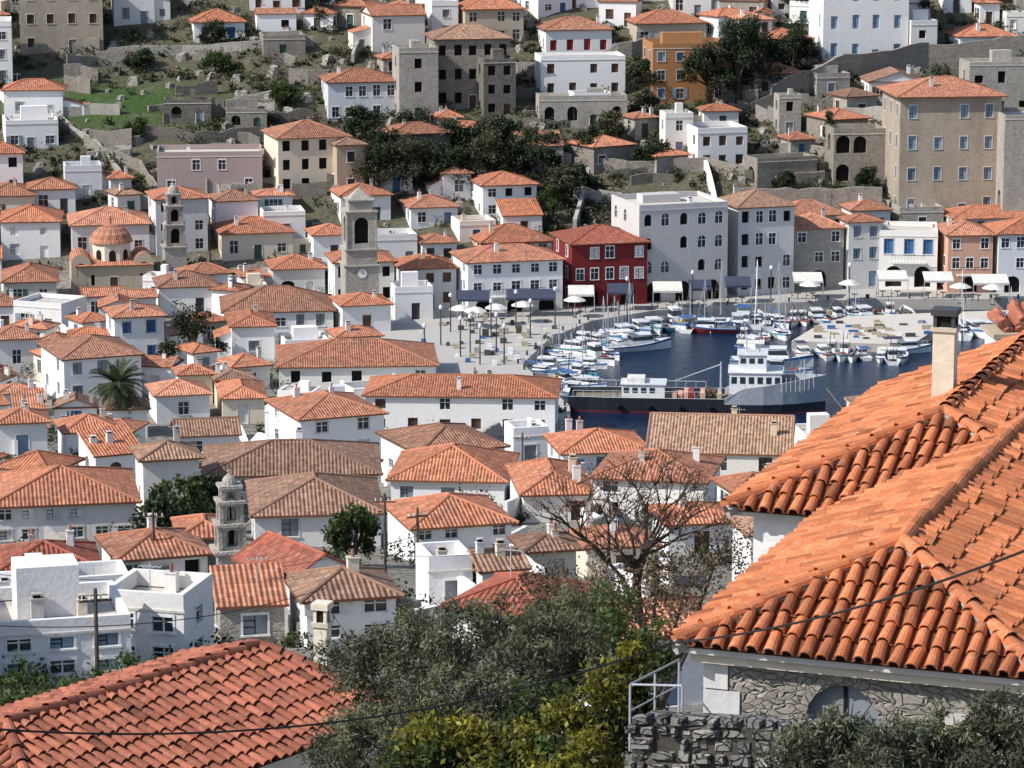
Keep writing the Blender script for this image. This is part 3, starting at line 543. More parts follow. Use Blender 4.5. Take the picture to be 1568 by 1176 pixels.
# ---------------- boats ----------------
def boat(pp,L,hd,kind='motor',hc='hullw',sc2='hullb'):
    mb=MB(); B=L*.17; n=10; S=[]
    for i in range(n):
        t=i/(n-1); b=B*(.82+.18*math.sin(min(t/.45,1)*math.pi/2))*(1 if t<.45 else max(0.02,math.cos((t-.45)/.55*math.pi/2)**.75))
        z=L*(.085+.07*t*t); x=(t-.5)*L+(.03*L if t==1 else 0); S.append((x,b,z))
    for i in range(n-1):
        (x0,b0,z0),(x1,b1,z1)=S[i],S[i+1]
        for s in (-1,1):
            q=[(x0,0,-.3),(x1,0,-.3),(x1,s*b1*.75,.02),(x0,s*b0*.75,.02)]; q2=[(x0,s*b0*.75,.02),(x1,s*b1*.75,.02),(x1,s*b1*.98,z1*.75),(x0,s*b0*.98,z0*.75)]
            q3=[(x0,s*b0*.98,z0*.75),(x1,s*b1*.98,z1*.75),(x1,s*b1,z1),(x0,s*b0,z0)]; q4=[(x0,s*b0,z0),(x1,s*b1,z1),(x1,s*b1*.85,z1),(x0,s*b0*.85,z0)]
            q5=[(x0,s*b0*.85,z0),(x1,s*b1*.85,z1),(x1,s*b1*.8,z1-L*.05),(x0,s*b0*.8,z0-L*.05)]
            for k,(f,m) in enumerate(((q,hc),(q2,hc),(q3,sc2),(q4,'hullw'),(q5,'hullw'))): mb.face(f if s<0 else f[::-1],m)
        dz=L*.05 if i<n*.62 or kind=='open' else .02
        mb.face([(x0,-b0*.8,z0-dz),(x1,-b1*.8,z1-dz),(x1,b1*.8,z1-dz),(x0,b0*.8,z0-dz)],'deck' if kind in('fish','open') else 'hullw',None,.9)
    x,b,z=S[0]; mb.face([(x,-b,z),(x,b,z),(x,b*.75,.02),(x,0,-.3),(x,-b*.75,.02)],sc2 if kind=='open' else hc)
    zd=L*.09
    def cab(x0,x1,w,z0,z1,rk=.25):
        A=[(x0,-w,z0),(x1,-w*.9,z0),(x1,w*.9,z0),(x0,w,z0)]; T=[(x0,-w*.9,z1),(x1-rk*(z1-z0)*2,-w*.8,z1),(x1-rk*(z1-z0)*2,w*.8,z1),(x0,w*.9,z1)]
        def l(p,q,t): return tuple(p[k]+(q[k]-p[k])*t for k in range(3))
        for i in range(4):
            j=(i+1)%4
            mb.face((A[i],A[j],l(A[j],T[j],.45),l(A[i],T[i],.45)),'hullw'); mb.face((l(A[i],T[i],.45),l(A[j],T[j],.45),l(A[j],T[j],.85),l(A[i],T[i],.85)),'glass'); mb.face((l(A[i],T[i],.85),l(A[j],T[j],.85),T[j],T[i]),'hullw')
        mb.face(T,'hullw'); mb.box((x0-.1,-w*.95,z1+.002),(T[1][0]+.15,w*.95,z1+.06),'hullw')
    if kind=='motor':
        cab(-L*.1,L*.25,B*.7,zd,zd+L*.14)
        if R()<.5: mb.box((-L*.42,-B*.7,zd+L*.2),(-L*.08,B*.7,zd+L*.21),random.choice(['canvas','canvw','hullb'])); [mb.tube((x_,y_,zd),(x_,y_,zd+L*.2),.03,.03,'steel',4) for x_ in(-L*.4,-L*.12) for y_ in (-B*.65,B*.65)]
        for s in (-1,1):
            for t in (.3,.38,.46): mb.tube((t*L*.98,s*B*(.55-(t-.3)*2.6),L*.13),(t*L*.98,s*B*(.55-(t-.3)*2.6),L*.13+.5),.02,.02,'steel',4)
            mb.tube((.2*L,s*B*.75,L*.13+.5),(.46*L,s*B*.12,L*.13+.52),.02,.02,'steel',4)
    if kind=='fish':
        cab(-L*.25,L*.02,B*.5,zd,zd+L*.2,.1); mb.tube((L*.12,0,zd),(L*.1,0,zd+L*.42),.06,.04,'wood',6); mb.tube((L*.1,0,zd+L*.38),(L*.46,0,L*.16),.02,.02,'rope',3); mb.tube((-L*.45,0,zd),(-L*.45,0,zd+L*.3),.05,.03,'wood',5)
        mb.box((L*.15,-B*.3,zd),(L*.26,B*.3,zd+.3),random.choice(['yellow','hullr','hullb','wood']))
    if kind=='sail':
        cab(-L*.1,L*.2,B*.5,zd,zd+L*.07,.3); mb.tube((L*.06,0,zd),(L*.06,0,zd+L*.95),.06,.04,'steel',6); mb.tube((L*.06,0,zd+L*.14),(-L*.36,0,zd+L*.14),.12,.09,'hullb',6,True)
        for e in ((L*.5,0,L*.15),(-L*.48,0,zd),(L*.02,B,L*.1),(L*.02,-B,L*.1)): mb.tube((L*.06,0,zd+L*.93),e,.012,.012,'steel',3)
        mb.tube((L*.06,-B*.5,zd+L*.5),(L*.06,B*.5,zd+L*.5),.02,.02,'steel',3)
    if kind=='open':
        for t in (-.25,0,.2): mb.box((t*L,-B*.78,zd-.08),(t*L+.25,B*.78,zd-.02),'wood')
        mb.box((-L*.53,-.15,.05),(-L*.5+.02,.15,zd+.3),'iron')
    nm={'motor':'motor_boat','fish':'fishing_boat','sail':'sailing_boat','open':'rowing_boat'}[kind]
    return mb.build(nm,(pp[0],pp[1],.0),hd)
HC=['hullw']*7+['hullb','hullt','hullw']; S2=['hullb','hullw','hullt','hullb','hullr','hulld','hullb']
def row(p,q,n,hd,L0,L1,kinds,sides=1):
    A=PZ(*p,0);B=PZ(*q,0)
    for i in range(n):
        t=(i+.5+U(-.25,.25))/n; x=A.x+(B.x-A.x)*t; y=A.y+(B.y-A.y)*t
        boat((x+U(-.3,.3),y+U(-1.3,.8)),U(L0,L1),math.radians(hd+U(-16,16)+(180 if R()<.3 else 0)),random.choice(kinds),random.choice(HC),random.choice(S2))
K=['motor','fish','open','sail','motor','fish']
row((812,580),(856,548),5,-20,4.5,6,K); row((862,548),(922,520),6,-50,4.5,7,K); row((922,520),(1000,506),6,-75,4.5,7.0,K); row((850,592),(905,560),5,-40,4.5,6.5,['fish','open','motor','sail']); row((905,558),(960,528),3,-50,5,7.5,['motor','fish','sail']); row((870,606),(905,590),3,-20,4.5,6,['fish','motor'])
row((1005,504),(1200,496),12,-85,4.5,8,['motor','sail','motor','fish','open']); row((1200,495),(1330,486),7,-88,4.5,7,K); row((1125,522),(1215,514),5,-80,4,6,K)
row((1225,543),(1390,551),9,-88,4,6.2,K); row((1440,514),(1560,504),6,-80,5,8,['motor','sail']); row((1290,490),(1400,482),5,-88,4,5.5,['open','fish'])
for u,v,L,hd,k,hc in ((975,536,8,20,'motor','hullw'),(1085,508,6.5,175,'motor','hullr'),(1385,540,6,10,'motor','hullw'),(930,600,4,0,'open','hullb'),(810,596,3.5,30,'open','hullw'),(1180,560,9,-8,'motor','hullw'),(1160,540,6,-50,'fish','hullb'),(1200,574,6,-15,'fish','hullw'),(1150,572,5,-30,'motor','hullw')):
    q=PZ(u,v,0); boat((q.x,q.y),L,math.radians(hd),k,hc,'hullb')
A=PZ(872,622,0); B=PZ(1258,628,0); L=(B-A).length; hd=math.atan2(B.y-A.y,B.x-A.x); mb=MB(); n=14; S=[]; HB=3.0
for i in range(n):
    t=i/(n-1); b=HB*(.9 if t<.08 else 1)*(1 if t<.72 else max(.03,math.cos((t-.72)/.28*math.pi/2)**.8)); z=1.6 if t<.62 else 1.6+min(1,(t-.62)/.06)*1.1+max(0,t-.68)*3.4
    S.append((-L/2+t*L+(max(0,t-.9)*4),b,z))
for i in range(n-1):
    (x0,b0,z0),(x1,b1,z1)=S[i],S[i+1]; up='hulld' if i<8 else 'hullg'
    for s in (-1,1):
        fs=[([(x0,s*b0*.8,-1),(x1,s*b1*.8,-1),(x1,s*b1*.9,.12),(x0,s*b0*.9,.12)],'hullr'),([(x0,s*b0*.9,.12),(x1,s*b1*.9,.12),(x1,s*b1*.96,1.0),(x0,s*b0*.96,1.0)],'hulld'),
            ([(x0,s*b0*.96,1.0),(x1,s*b1*.96,1.0),(x1,s*b1,z1),(x0,s*b0,z0)],up),([(x0,s*b0,z0),(x1,s*b1,z1),(x1,s*b1*.95,z1),(x0,s*b0*.95,z0)],'hullw'),([(x0,s*b0*.95,z0),(x1,s*b1*.95,z1),(x1,s*b1*.93,z1-.6),(x0,s*b0*.93,z0-.6)],up)]
        for f,m in fs: mb.face(f if s<0 else f[::-1],m)
    mb.face([(x0,-b0*.94,z0-.6),(x1,-b1*.94,z1-.6),(x1,b1*.94,z1-.6),(x0,b0*.94,z0-.6)],'deck',None,.6)
x,b,z=S[0]; mb.face([(x,-b,z),(x,b,z),(x,b*.8,-1),(x,-b*.8,-1)],'hulld')
def wb2(x0,x1,y,z0,z1,m='hullw',win=True):
    mb.box((x0,-y,z0),(x1,y,z1),m); mb.box((x0-.15,-y-.15,z1),(x1+.15,y+.15,z1+.1),m,.9)
    if win:
        nn=int((x1-x0)/.9)
        for k in range(nn):
            xx=x0+.2+k*.9
            for s in (-1,1): mb.box((xx,s*(y+.01)-.02,z0+(z1-z0)*.5),(xx+.55,s*(y+.01)+.02,z0+(z1-z0)*.82),'glass')
        for k in range(3): yy=-y+.3+k*(2*y-.4)/3; mb.box((x1-.02,yy,z0+(z1-z0)*.5),(x1+.03,yy+(2*y-.4)/3-.2,z0+(z1-z0)*.82),'glass')
wb2(L*.135,L*.34,2.1,2.0,4.2,'hullw'); wb2(L*.17,L*.28,1.6,4.3,6.0,'hullw'); mb.tube((L*.2,0,6.0),(L*.2,0,8.2),.1,.05,'steel',6); mb.tube((L*.2,-.9,7.4),(L*.2,.9,7.4),.04,.04,'steel',4)
wb2(-L*.29,-L*.12,1.5,1.0,2.7,'hullw'); mb.box((-L*.27,-1.2,2.81),(-L*.2,1.2,3.3),'canvw'); mb.tube((-L*.31,0,1.0),(-L*.31,0,4.2),.05,.04,'wood',5)
mb.tube((L*.43,0,2.6),(L*.43,0,5.4),.1,.06,'steel',6); mb.tube((L*.1,0,1.2),(L*.1,0,5.0),.12,.08,'hullg',6); mb.tube((L*.1,0,4.7),(-L*.08,0,2.9),.08,.05,'hullg',5)
for k in range(9): mb.box((L*(-.09+.022*k),U(-1.8,-.8),1.0),(L*(-.072+.022*k),U(.5,1.8),1.4+U(.2,.7)),random.choice(['hullr','wood','canvas','rope','peach']))
for s in (-1,1):
    for k in range(8): x=L*(.34+.018*k); yy=s*2.6*max(.25,1-max(0,k-3)*.16); mb.tube((x,yy,2.4),(x,yy,3.9),.03,.03,'hullw',4)
for k in range(14):
    x=L*(-.48+.04*k)
    for s in (-1,1): mb.tube((x,s*2.9,1.6),(x,s*2.9,2.3),.02,.02,'hullw',4)
for s in (-1,1): mb.tube((-L*.48,s*2.9,2.3),(L*.04,s*2.9,2.3),.025,.025,'hullw',4)
for s in (-1,1):
    for k in range(4): mb.lathe((L*(-.3+.12*k),s*3.08,.7),[(.12,-.2),(.34,-.12),(.34,.12),(.12,.2)],'void',8)
mb.tube((S[-1][0]-.3,0,2.8),(S[-1][0]+3,-2,-1),.03,.03,'rope',4)
mid=(A+B)/2; ship=mb.build('cargo_ship',(mid.x,mid.y,0),hd)
# ---------------- walls, awnings, poles ----------------
def wallpath(pts,h,th,mat,name,jag=.0):
    P=[PT(*q) for q in pts]; mb=MB()
    for a,b in zip(P[:-1],P[1:]):
        if (b-a).length>60: continue
        n=max(1,int((b-a).length/1.5)); d=Vector((b.x-a.x,b.y-a.y,0)).normalized(); nn=Vector((d.y,-d.x,0))*th/2
        hv=h
        for i in range(n):
            p=a.lerp(b,i/n); q=a.lerp(b,(i+1)/n); p.z=hs(p.x,p.y);q.z=hs(q.x,q.y)
            h2=h*(1+U(-jag,jag)); up=Vector((0,0,hv)); uq=Vector((0,0,h2)); hv=h2
            dn=Vector((0,0,-2))
            mb.face((p+nn+dn,q+nn+dn,q+nn+uq,p+nn+up),mat); mb.face((q-nn+dn,p-nn+dn,p-nn+up,q-nn+uq),mat); mb.face((p+nn+up,q+nn+uq,q-nn+uq,p-nn+up),mat,None,1.15)
            if i==0: mb.face((p-nn+dn,p+nn+dn,p+nn+up,p-nn+up),mat)
            if i==n-1: mb.face((q+nn+dn,q-nn+dn,q-nn+uq,q+nn+uq),mat)
    if mb.V: mb.build(name)
wallpath([(880,262),(960,268),(1080,262),(1190,292),(1262,282)],1.8,.5,'stone','stone_wall',.1); wallpath([(1180,170),(1290,120),(1420,104),(1568,92)],3.4,.5,'stone','stone_wall',.08)
wallpath([(1100,165),(1180,150),(1262,128)],1.6,.5,'stonedk','stone_wall',.2); wallpath([(200,212),(300,220),(430,216),(490,212)],1.5,.5,'stonedk','stone_wall',.2); wallpath([(250,190),(330,178),(420,186),(480,182)],1.4,.5,'stonedk','stone_wall',.2)
wallpath([(165,88),(280,84),(370,78),(480,70)],1.3,.4,'stonelt','stone_wall'); wallpath([(60,160),(110,205),(150,228),(205,300)],1.0,.35,'stonelt','stone_wall',.15); wallpath([(130,225),(165,245),(215,262),(240,300)],1.5,.35,'stone','stone_wall',.2)
wallpath([(0,150),(40,185),(75,200)],1.1,.35,'white2','whitewashed_wall'); wallpath([(880,355),(900,275)],1.6,.5,'stonelt','stone_wall'); wallpath([(1080,262),(1100,345),(1130,350)],1.5,.5,'white2','whitewashed_wall'); wallpath([(960,190),(1020,215),(1050,240)],1.3,.5,'stonedk','stone_wall',.2); wallpath([(540,100),(556,60),(600,50)],1.5,.4,'stonelt','stone_wall')
wallpath([(1130,330),(1260,330),(1350,330)],3.5,.6,'stone','stone_wall',.05)
for k in range(95):
    u=U(60,1300); v=U(80,330); L_=U(20,95); s_=U(-.12,.12); wallpath([(u,v),(u+L_/2,v+s_*L_/2),(u+L_,v+s_*L_+U(-5,5))],U(.7,2.2),.4,random.choice(['stonedk','stone','stone','stonelt','stonedk']),'stone_wall',.3)
for k in range(70):
    u=U(-10,1000); v=U(430,1010) if u<620 else U(690,930); L_=U(20,60); s_=random.choice([-.2,.15,.5,.9,-.5]); wallpath([(u,v),(u+L_,v+s_*L_)],U(.9,2.0),.3,random.choice(['white','white2','white','stonelt']),'whitewashed_wall',.04)
mb=MB()
for k in range(700):
    y=U(412,500); x=U(-.16,.16)*y
    if any((x-a)**2+(y-b)**2<(c)**2 for a,b,c in FOOT): continue
    r=U(.3,1.3); z=hs(x,y); n=7; rr=[r*U(.7,1.2) for _ in range(n)]; r2=[q*U(.4,.8) for q in rr]; hz=r*U(.4,1.0)
    A_=[(x+rr[i]*math.cos(i*6.283/n),y+rr[i]*math.sin(i*6.283/n),z-.5) for i in range(n)]; B_=[(x+r2[i]*math.cos(i*6.283/n+.3),y+r2[i]*math.sin(i*6.283/n+.3),z+hz*U(.6,1)) for i in range(n)]
    for i in range(n): j=(i+1)%n; mb.face((A_[i],A_[j],B_[j],B_[i]),'rock',None,U(.8,1.2)); mb.face((B_[i],B_[j],(x,y,z+hz*1.1)),'rock')
mb.build('rock_outcrops')
def awning(u0,u1,v,col):
    a=PZ(u0,v,1.32); b=PZ(u1,v,1.32); w=b.x-a.x; mb=MB()
    mb.face(((0,0,2.3),(w,0,2.3),(w,2.6,3.0),(0,2.6,3.0)),col); mb.face(((0,0,2.05),(w,0,2.05),(w,0,2.3),(0,0,2.3)),col,None,.8); mb.face(((0,2.6,2.98),(w,2.6,2.98),(w,0,2.28),(0,0,2.28)),col,None,.6)
    n=max(1,int(w/3))
    for i in range(n+1): mb.box((i*w/n-.04,.02,0),(i*w/n+.04,.1,2.28),'steel')
    for i in range(n*2):
        x=(i+.3)*w/n/2; mb.box((x,.6,.0),(x+.1,.7,.7),'wood'); mb.box((x-.3,.35,.7),(x+.4,1.0,.75),'wood'); mb.box((x-.7,.5,.42),(x-.4,.85,.47),'canvas'); mb.box((x-.72,.5,.0),(x-.69,.85,.9),'canvas')
    mb.build('cafe_awning',(a.x,a.y,1.32))
for q in ((700,750,488,'canvas'),(775,850,486,'canvas'),(870,910,480,'canvw'),(930,970,477,'canvas'),(1000,1045,474,'canvw'),(1055,1090,471,'canvas'),(1110,1150,466,'canvas'),(1215,1260,459,'canvw'),(1345,1390,456,'canvw'),(1415,1460,458,'canvw'),(1490,1545,462,'canvw')): awning(*q)
def parasol(u,v):
    a=PZ(u,v,1.32); mb=MB(); mb.tube((0,0,0),(0,0,2.5),.035,.035,'steel',6); mb.lathe((0,0,0),[(1.4,2.05),(.7,2.42),(.03,2.6)],'canvw',8); mb.lathe((0,0,0),[(.3,0),(.3,.08),(0,.1)],'iron',8); mb.lathe((.7,.2,0),[(.04,0),(.04,.7),(.4,.72),(.4,.76),(0,.77)],'wood',8); mb.build('parasol',a)
for q in ((705,500),(728,503),(760,498),(800,494),(880,486),(1240,462),(1300,460),(1470,465),(1520,467)): parasol(*q)
def pole(u,vb,h,name='utility_pole',lamp=False):
    p=PT(u,vb)
    mb=MB(); mb.tube((0,0,-1),(0,0,h),.09,.07,'wood' if not lamp else 'iron',8,True)
    if lamp: mb.lathe((0,0,h),[(.05,0),(.2,.1),(.22,.35),(.1,.5),(0,.55)],'hullw',8)
    else:
        mb.box((-.6,-.05,h-.5),(.6,.05,h-.42),'wood')
        for x in (-.5,-.2,.2,.5): mb.tube((x,0,h-.42),(x,0,h-.25),.035,.025,'hullw',5)
    mb.build(name,p,U(-.5,.5))
for u,v,h in ((237,905,4.6),(150,1070,4.2),(590,880,4.6),(640,905,4.5),(322,402,6),(106,700,4),(1060,330,5),(800,740,4),(705,840,3)): pole(u,v,h)
for u,v in ((720,545),(752,520),(790,505),(850,500),(650,560),(690,510),(772,560),(705,548),(812,520),(735,560),(760,542),(675,530),(960,487),(1060,480),(1180,472),(1300,468)): pole(u,v,4.2,'street_lamp',True)
mb=MB()
for k in range(60):
    q=PZ(U(640,870),U(492,560),1.33)
    if inpoly(q.x,q.y,WATER): continue
    s=U(.3,.8); mb.box((q.x,q.y,1.32),(q.x+s,q.y+s*.8,1.32+s*U(.5,1.3)),random.choice(['wood','hullb','hullw','deck','canvw','iron','rope']))
for k in range(40):
    q=PZ(U(1240,1430),U(494,520),1.0); s=U(.3,.6); mb.box((q.x,q.y,1.0),(q.x+s*2,q.y+s*.8,1.0+s*U(.4,.9)),random.choice(['wood','hullb','hullw','rope','rope','iron','deck']))
mb.build('quayside_crates')
# ---------------- vegetation ----------------
def leafmesh(name,C,Rr,n,l,w,mat,parent=None,flat=.8,sub=14,spread=.22,tmin=.5,ct=1.0):
    C=np.array(C,float).reshape(-1,3); Rr=np.array(Rr,float); NV=[];T=[]
    for c,r in zip(C,Rr):
        k=max(1,int(n)); s=max(3,int(sub)); d=rng.normal(size=(s,3)); d/=np.linalg.norm(d,axis=1)[:,None]
        rad=r*(rng.random(s)**.45)*.95; sc_=d*rad[:,None]; sc_[:,2]*=flat; st=rng.uniform(1-.42*ct,1+.4*ct,s)
        i=rng.integers(0,s,k); P=sc_[i]+rng.normal(size=(k,3))*r*spread
        a=rng.normal(size=(k,3)); a/=np.linalg.norm(a,axis=1)[:,None]; b=np.cross(a,rng.normal(size=(k,3))); b/=np.linalg.norm(b,axis=1)[:,None]
        ll=l*rng.uniform(.6,1.3,(k,1))/2; ww=w*rng.uniform(.7,1.2,(k,1))/2; P=P+c
        NV.append(np.stack([P-a*ll,P+b*ww,P+a*ll,P-b*ww],1))
        rr=np.clip((P[:,2]-c[2])/(r*flat)*.35+.75,.3,1.25); T.append(np.maximum(tmin*.7,rr*st[i]*rng.uniform(.75,1.3,k)))  # tint rises with height in each clump: painted light above, shade below
    V=np.concatenate(NV).reshape(-1,3); T=np.concatenate(T); m=len(T)
    me=bpy.data.meshes.new(name); me.vertices.add(m*4); me.vertices.foreach_set('co',V.ravel()); me.loops.add(m*4); me.loops.foreach_set('vertex_index',np.arange(m*4)); me.polygons.add(m)
    me.polygons.foreach_set('loop_start',np.arange(m)*4); me.polygons.foreach_set('loop_total',np.full(m,4)); me.update(calc_edges=True)
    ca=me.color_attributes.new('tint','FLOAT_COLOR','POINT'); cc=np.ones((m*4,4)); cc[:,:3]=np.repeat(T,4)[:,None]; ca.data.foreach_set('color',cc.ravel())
    me.materials.append(MATS[mat]); ob=bpy.data.objects.new(name,me); sc.collection.objects.link(ob)
    if parent: ob.parent=parent
    return ob
def tree(u,v,hgt,wid,mat='leaf_dark',name='pine_tree',n=220,ncl=12,ls=.4,shape='round'):
    p=PT(u,v); e=empty(name); mb=MB(); r=hgt*.03
    mb.tube(p-Vector((0,0,.5)),p+Vector((0,0,hgt*.5)),r*1.4,r*.8,'bark',7)
    C=[];RR=[]
    for i in range(ncl):
        if shape=='cyp': t=(i+.5)/ncl; c=p+Vector((U(-.1,.1),U(-.1,.1),hgt*(.12+.85*t))); rad=wid*.5*math.sin(math.pi*min(1,(1-t)*.9+.12))**.7
        else:
            t=R(); a=U(0,6.28); q=wid*.40*math.sqrt(R())*(1.1-.6*t); c=p+Vector((q*math.cos(a)*1.25,q*math.sin(a),hgt*(.28+.58*t))); rad=wid*U(.13,.25)
            mb.tube(p+Vector((0,0,hgt*.25)),c,r*.5,r*.15,'bark',5)
        C.append(tuple(c)); RR.append(rad)
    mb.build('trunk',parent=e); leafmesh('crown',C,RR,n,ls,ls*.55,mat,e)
for q in ((1085,165,12,8),(1130,162,14,9),(1165,152,11,7),(1215,125,8,7),(1150,120,8,6)): tree(*q,n=450,ncl=16)
for u,v,h,w in ((580,300,7,8),(625,290,7,8),(660,285,6,8),(705,290,6,7),(750,275,7,8),(790,280,6,6),(835,300,7,6),(860,320,6,5),(600,250,5,7),(680,240,5,7),(735,240,5,6),(930,225,5,5),(900,250,5,6),(985,190,5,5),(640,215,4,7),(560,215,5,5),(820,250,5,7),(775,225,4,6),(1000,260,4,5),(880,300,4,5)): tree(u,v,h,w,random.choice(['leaf_dark','leaf_dark','leaf_scrub','leaf_dark']),'broadleaf_tree',260,15)
tree(1268,255,7.5,1.7,name='cypress_tree',shape='cyp',n=300,ncl=9,ls=.3); tree(1287,262,5,1.5,name='cypress_tree',shape='cyp',n=220,ncl=8,ls=.3)
for q in ((295,565,7.5,7),(280,830,4.6,4.5),(320,815,4,3.5),(545,870,3.8,3.4),(250,850,3.6,4),(215,108,3,4),(330,112,3,5),(500,40,6,6),(330,75,4,5),(1215,90,6,5),(1200,300,4,3.5),(1330,300,4,3),(970,345,3.5,3.5),(1090,710,3,3),(840,340,5,4),(640,150,5,4),(990,150,6,5),(1410,30,6,5),(210,215,3,3),(440,160,3,4),(40,560,3,3),(1225,25,8,7),(540,820,3,3)): tree(*q,random.choice(['leaf_dark','leaf_green','leaf_dark']),'broadleaf_tree',300,12,.34)
C=[];RR=[]
while len(C)<2300:
    y=U(409,500); x=U(-.165,.165)*y
    if y<432 and x<-8 and R()<.8: continue
    if (x+56)**2/300+(y-459)**2/90<1 and R()<.85: continue
    if any((x-a)**2+(y-b)**2<(c*.8)**2 for a,b,c in FOOT): continue
    if math.sin(x*.31+y*.2)+math.sin(y*.45-x*.12)<-.9: continue
    r=U(.4,1.5); C.append((x,y,hs(x,y)+r*.3)); RR.append(r)
a_,b_,c_=650,1000,1750
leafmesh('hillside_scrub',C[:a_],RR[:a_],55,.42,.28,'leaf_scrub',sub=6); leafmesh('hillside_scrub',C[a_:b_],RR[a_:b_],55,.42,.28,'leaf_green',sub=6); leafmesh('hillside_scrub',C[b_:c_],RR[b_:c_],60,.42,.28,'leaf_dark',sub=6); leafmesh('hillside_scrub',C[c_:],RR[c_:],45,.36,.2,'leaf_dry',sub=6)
C=[];RR=[]
while len(C)<560:
    y=U(100,405); x=U(-.165,.165)*y
    if hs(x,y)<.5 or (x>-14 and y>345) or any((x-a)**2+(y-b)**2<(c*.95)**2 for a,b,c in FOOT): continue
    r=U(.4,1.3); C.append((x,y,hs(x,y)+r*.6)); RR.append(r)
leafmesh('garden_shrubs',C[:340],RR[:340],120,.26,.16,'leaf_dark',sub=8); leafmesh('garden_shrubs',C[340:],RR[340:],110,.24,.15,'leaf_green',sub=8)
def palm(u,v,h):
    p=PT(u,v); e=empty('palm_tree'); mb=MB(); top=p+Vector((0,0,h))
    mb.tube(p-Vector((0,0,1)),top,.34,.3,'bark',8)
    for k in range(80):
        a=U(0,6.28); el=U(-.7,1.35); L=U(2.5,3.3); prev=top; d=Vector((math.cos(a)*math.cos(el),math.sin(a)*math.cos(el),math.sin(el)))
        side=Vector((-math.sin(a),math.cos(a),0)); tt=U(.5,1.4)
        for s in range(7):
            nx_=prev+d*L/7; mb.tube(prev,nx_,.04,.03,'leaf_palm',3,False,tt)
            for sg in (-1,1):
                for k2 in (0,.33,.66):
                    b=prev.lerp(nx_,k2); wl=.65*math.sin(math.pi*(s+1+k2)/8.5)
                    tip=b+side*sg*wl+d*.25-Vector((0,0,.15)); mb.face((b,b+d*.13,tip),'leaf_palm',None,tt*U(.8,1.2))
            prev=nx_; d=(d-Vector((0,0,.16))).normalized()
    mb.build('fronds_and_trunk',parent=e)
palm(182,668,5.2)
# ---------------- foreground real tile roofs ----------------
def tface(mb,poly,mt,sp=.2,cl=.34,r=.076,pan='tile_pan'):
    P=[Vector(p) for p in poly]; O=P[0]; E=(P[1]-P[0]).normalized(); Nn=E.cross(P[2]-P[0]).normalized()
    if Nn.z<0: Nn=-Nn
    Up=Nn.cross(E).normalized()
    if Up.z<0: Up=-Up
    q=[((p-O).dot(E),(p-O).dot(Up)) for p in P]; n=len(q)
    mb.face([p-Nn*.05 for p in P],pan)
    s0=min(a for a,b in q); s1=max(a for a,b in q)
    def rng_(s):
        t=[]
        for i in range(n):
            a,b=q[i],q[(i+1)%n]
            if (a[0]-s)*(b[0]-s)<0: t.append(a[1]+(b[1]-a[1])*(s-a[0])/(b[0]-a[0]))
        return (min(t),max(t)) if len(t)>=2 else None
    s=s0+sp/2
    def tile(s,t0,t1,r0,r1,l0,l1,m,tt,inv=False):
        A=[];B=[];k=6; js=U(-.012,.012); j2=U(-.014,.014)
        for i in range(k+1):
            f=math.pi*i/k; cx=math.cos(f); cz=math.sin(f)*(-.5 if inv else .95)
            A.append(O+E*(s-r0*cx+js)+Up*t0+Nn*(r0*cz+l0)); B.append(O+E*(s-r1*cx-js+j2)+Up*t1+Nn*(r1*cz+l1))
        for i in range(k): mb.face((A[i],A[i+1],B[i+1],B[i]),m,None,tt)
        if not inv:
            A2=[O+E*(s-(r0-.014)*math.cos(math.pi*i/k)+js)+Up*t0+Nn*((r0-.014)*math.sin(math.pi*i/k)*.95+l0) for i,a in enumerate(A)]
            for i in range(k): mb.face((A[i+1],A[i],A2[i],A2[i+1]),m,None,tt*.9)
            mb.face([a+Up*.03 for a in A2],'void')
    while s<s1:
        tr=rng_(s)
        if tr:
            t=tr[0]-.06+U(-.03,.03)
            while t<tr[1]-.03:
                e=min(t+cl+.04,tr[1]); tile(s,t,e,r,r*.8,.03+U(-.004,.01),.0,mt,U(.7,1.2) if R()<.92 else U(.45,.6)); t+=cl*U(.95,1.04)
        tr=rng_(s+sp/2)
        if tr:
            t=tr[0]-.04
            while t<tr[1]-.03:
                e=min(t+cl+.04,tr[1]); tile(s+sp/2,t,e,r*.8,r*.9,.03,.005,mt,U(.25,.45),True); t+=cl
        s+=sp
def rcaps(mb,p,q,mt,r=.1,L=.36):
    p=Vector(p);q=Vector(q); d=(q-p); n=max(1,int(d.length/L)); d/=n; z=Vector((0,0,1)); sd=d.normalized().cross(z).normalized(); up=sd.cross(d.normalized())
    mb.tube(p-z*.06,q-z*.06,.09,.09,'trim',6,False,.6)
    for i in range(n):
        a=p+d*i+sd*U(-.014,.014); b=a+d*1.08; tt=U(.6,1.15); A=[];B=[]
        for k in range(7):
            f=math.pi*k/6; A.append(a+sd*r*math.cos(f)+up*(r*math.sin(f)+.03)); B.append(b+sd*r*.85*math.cos(f)+up*(r*.85*math.sin(f)+.0))
        for k in range(6): mb.face((A[k],A[k+1],B[k+1],B[k]),mt,None,tt)
c0=PZ(1033,984,60.05); yaw=-math.radians(20); par=empty('stone_house_with_tiled_roof',c0); par.rotation_euler[2]=yaw
W2=4.15; ry=.88; A_=(0,0,0);B_=(W2,0,0);AP=(W2/2,W2/2*.97,ry); RE=(W2/2,9,ry)
mb=MB(); tface(mb,[A_,B_,AP],'tile_r'); tface(mb,[(0,9,0),A_,AP,RE],'tile_r'); tface(mb,[B_,(W2,9,0),RE,AP],'tile_r')
for a,b in ((A_,AP),(B_,AP),(RE,AP)): rcaps(mb,a,b,'tile_r')
x0,x1,y0,y1=-1.29,3.95,6.45,15; rr=1.02; ap=((x0+x1)/2-.25,y0+2.2,rr)
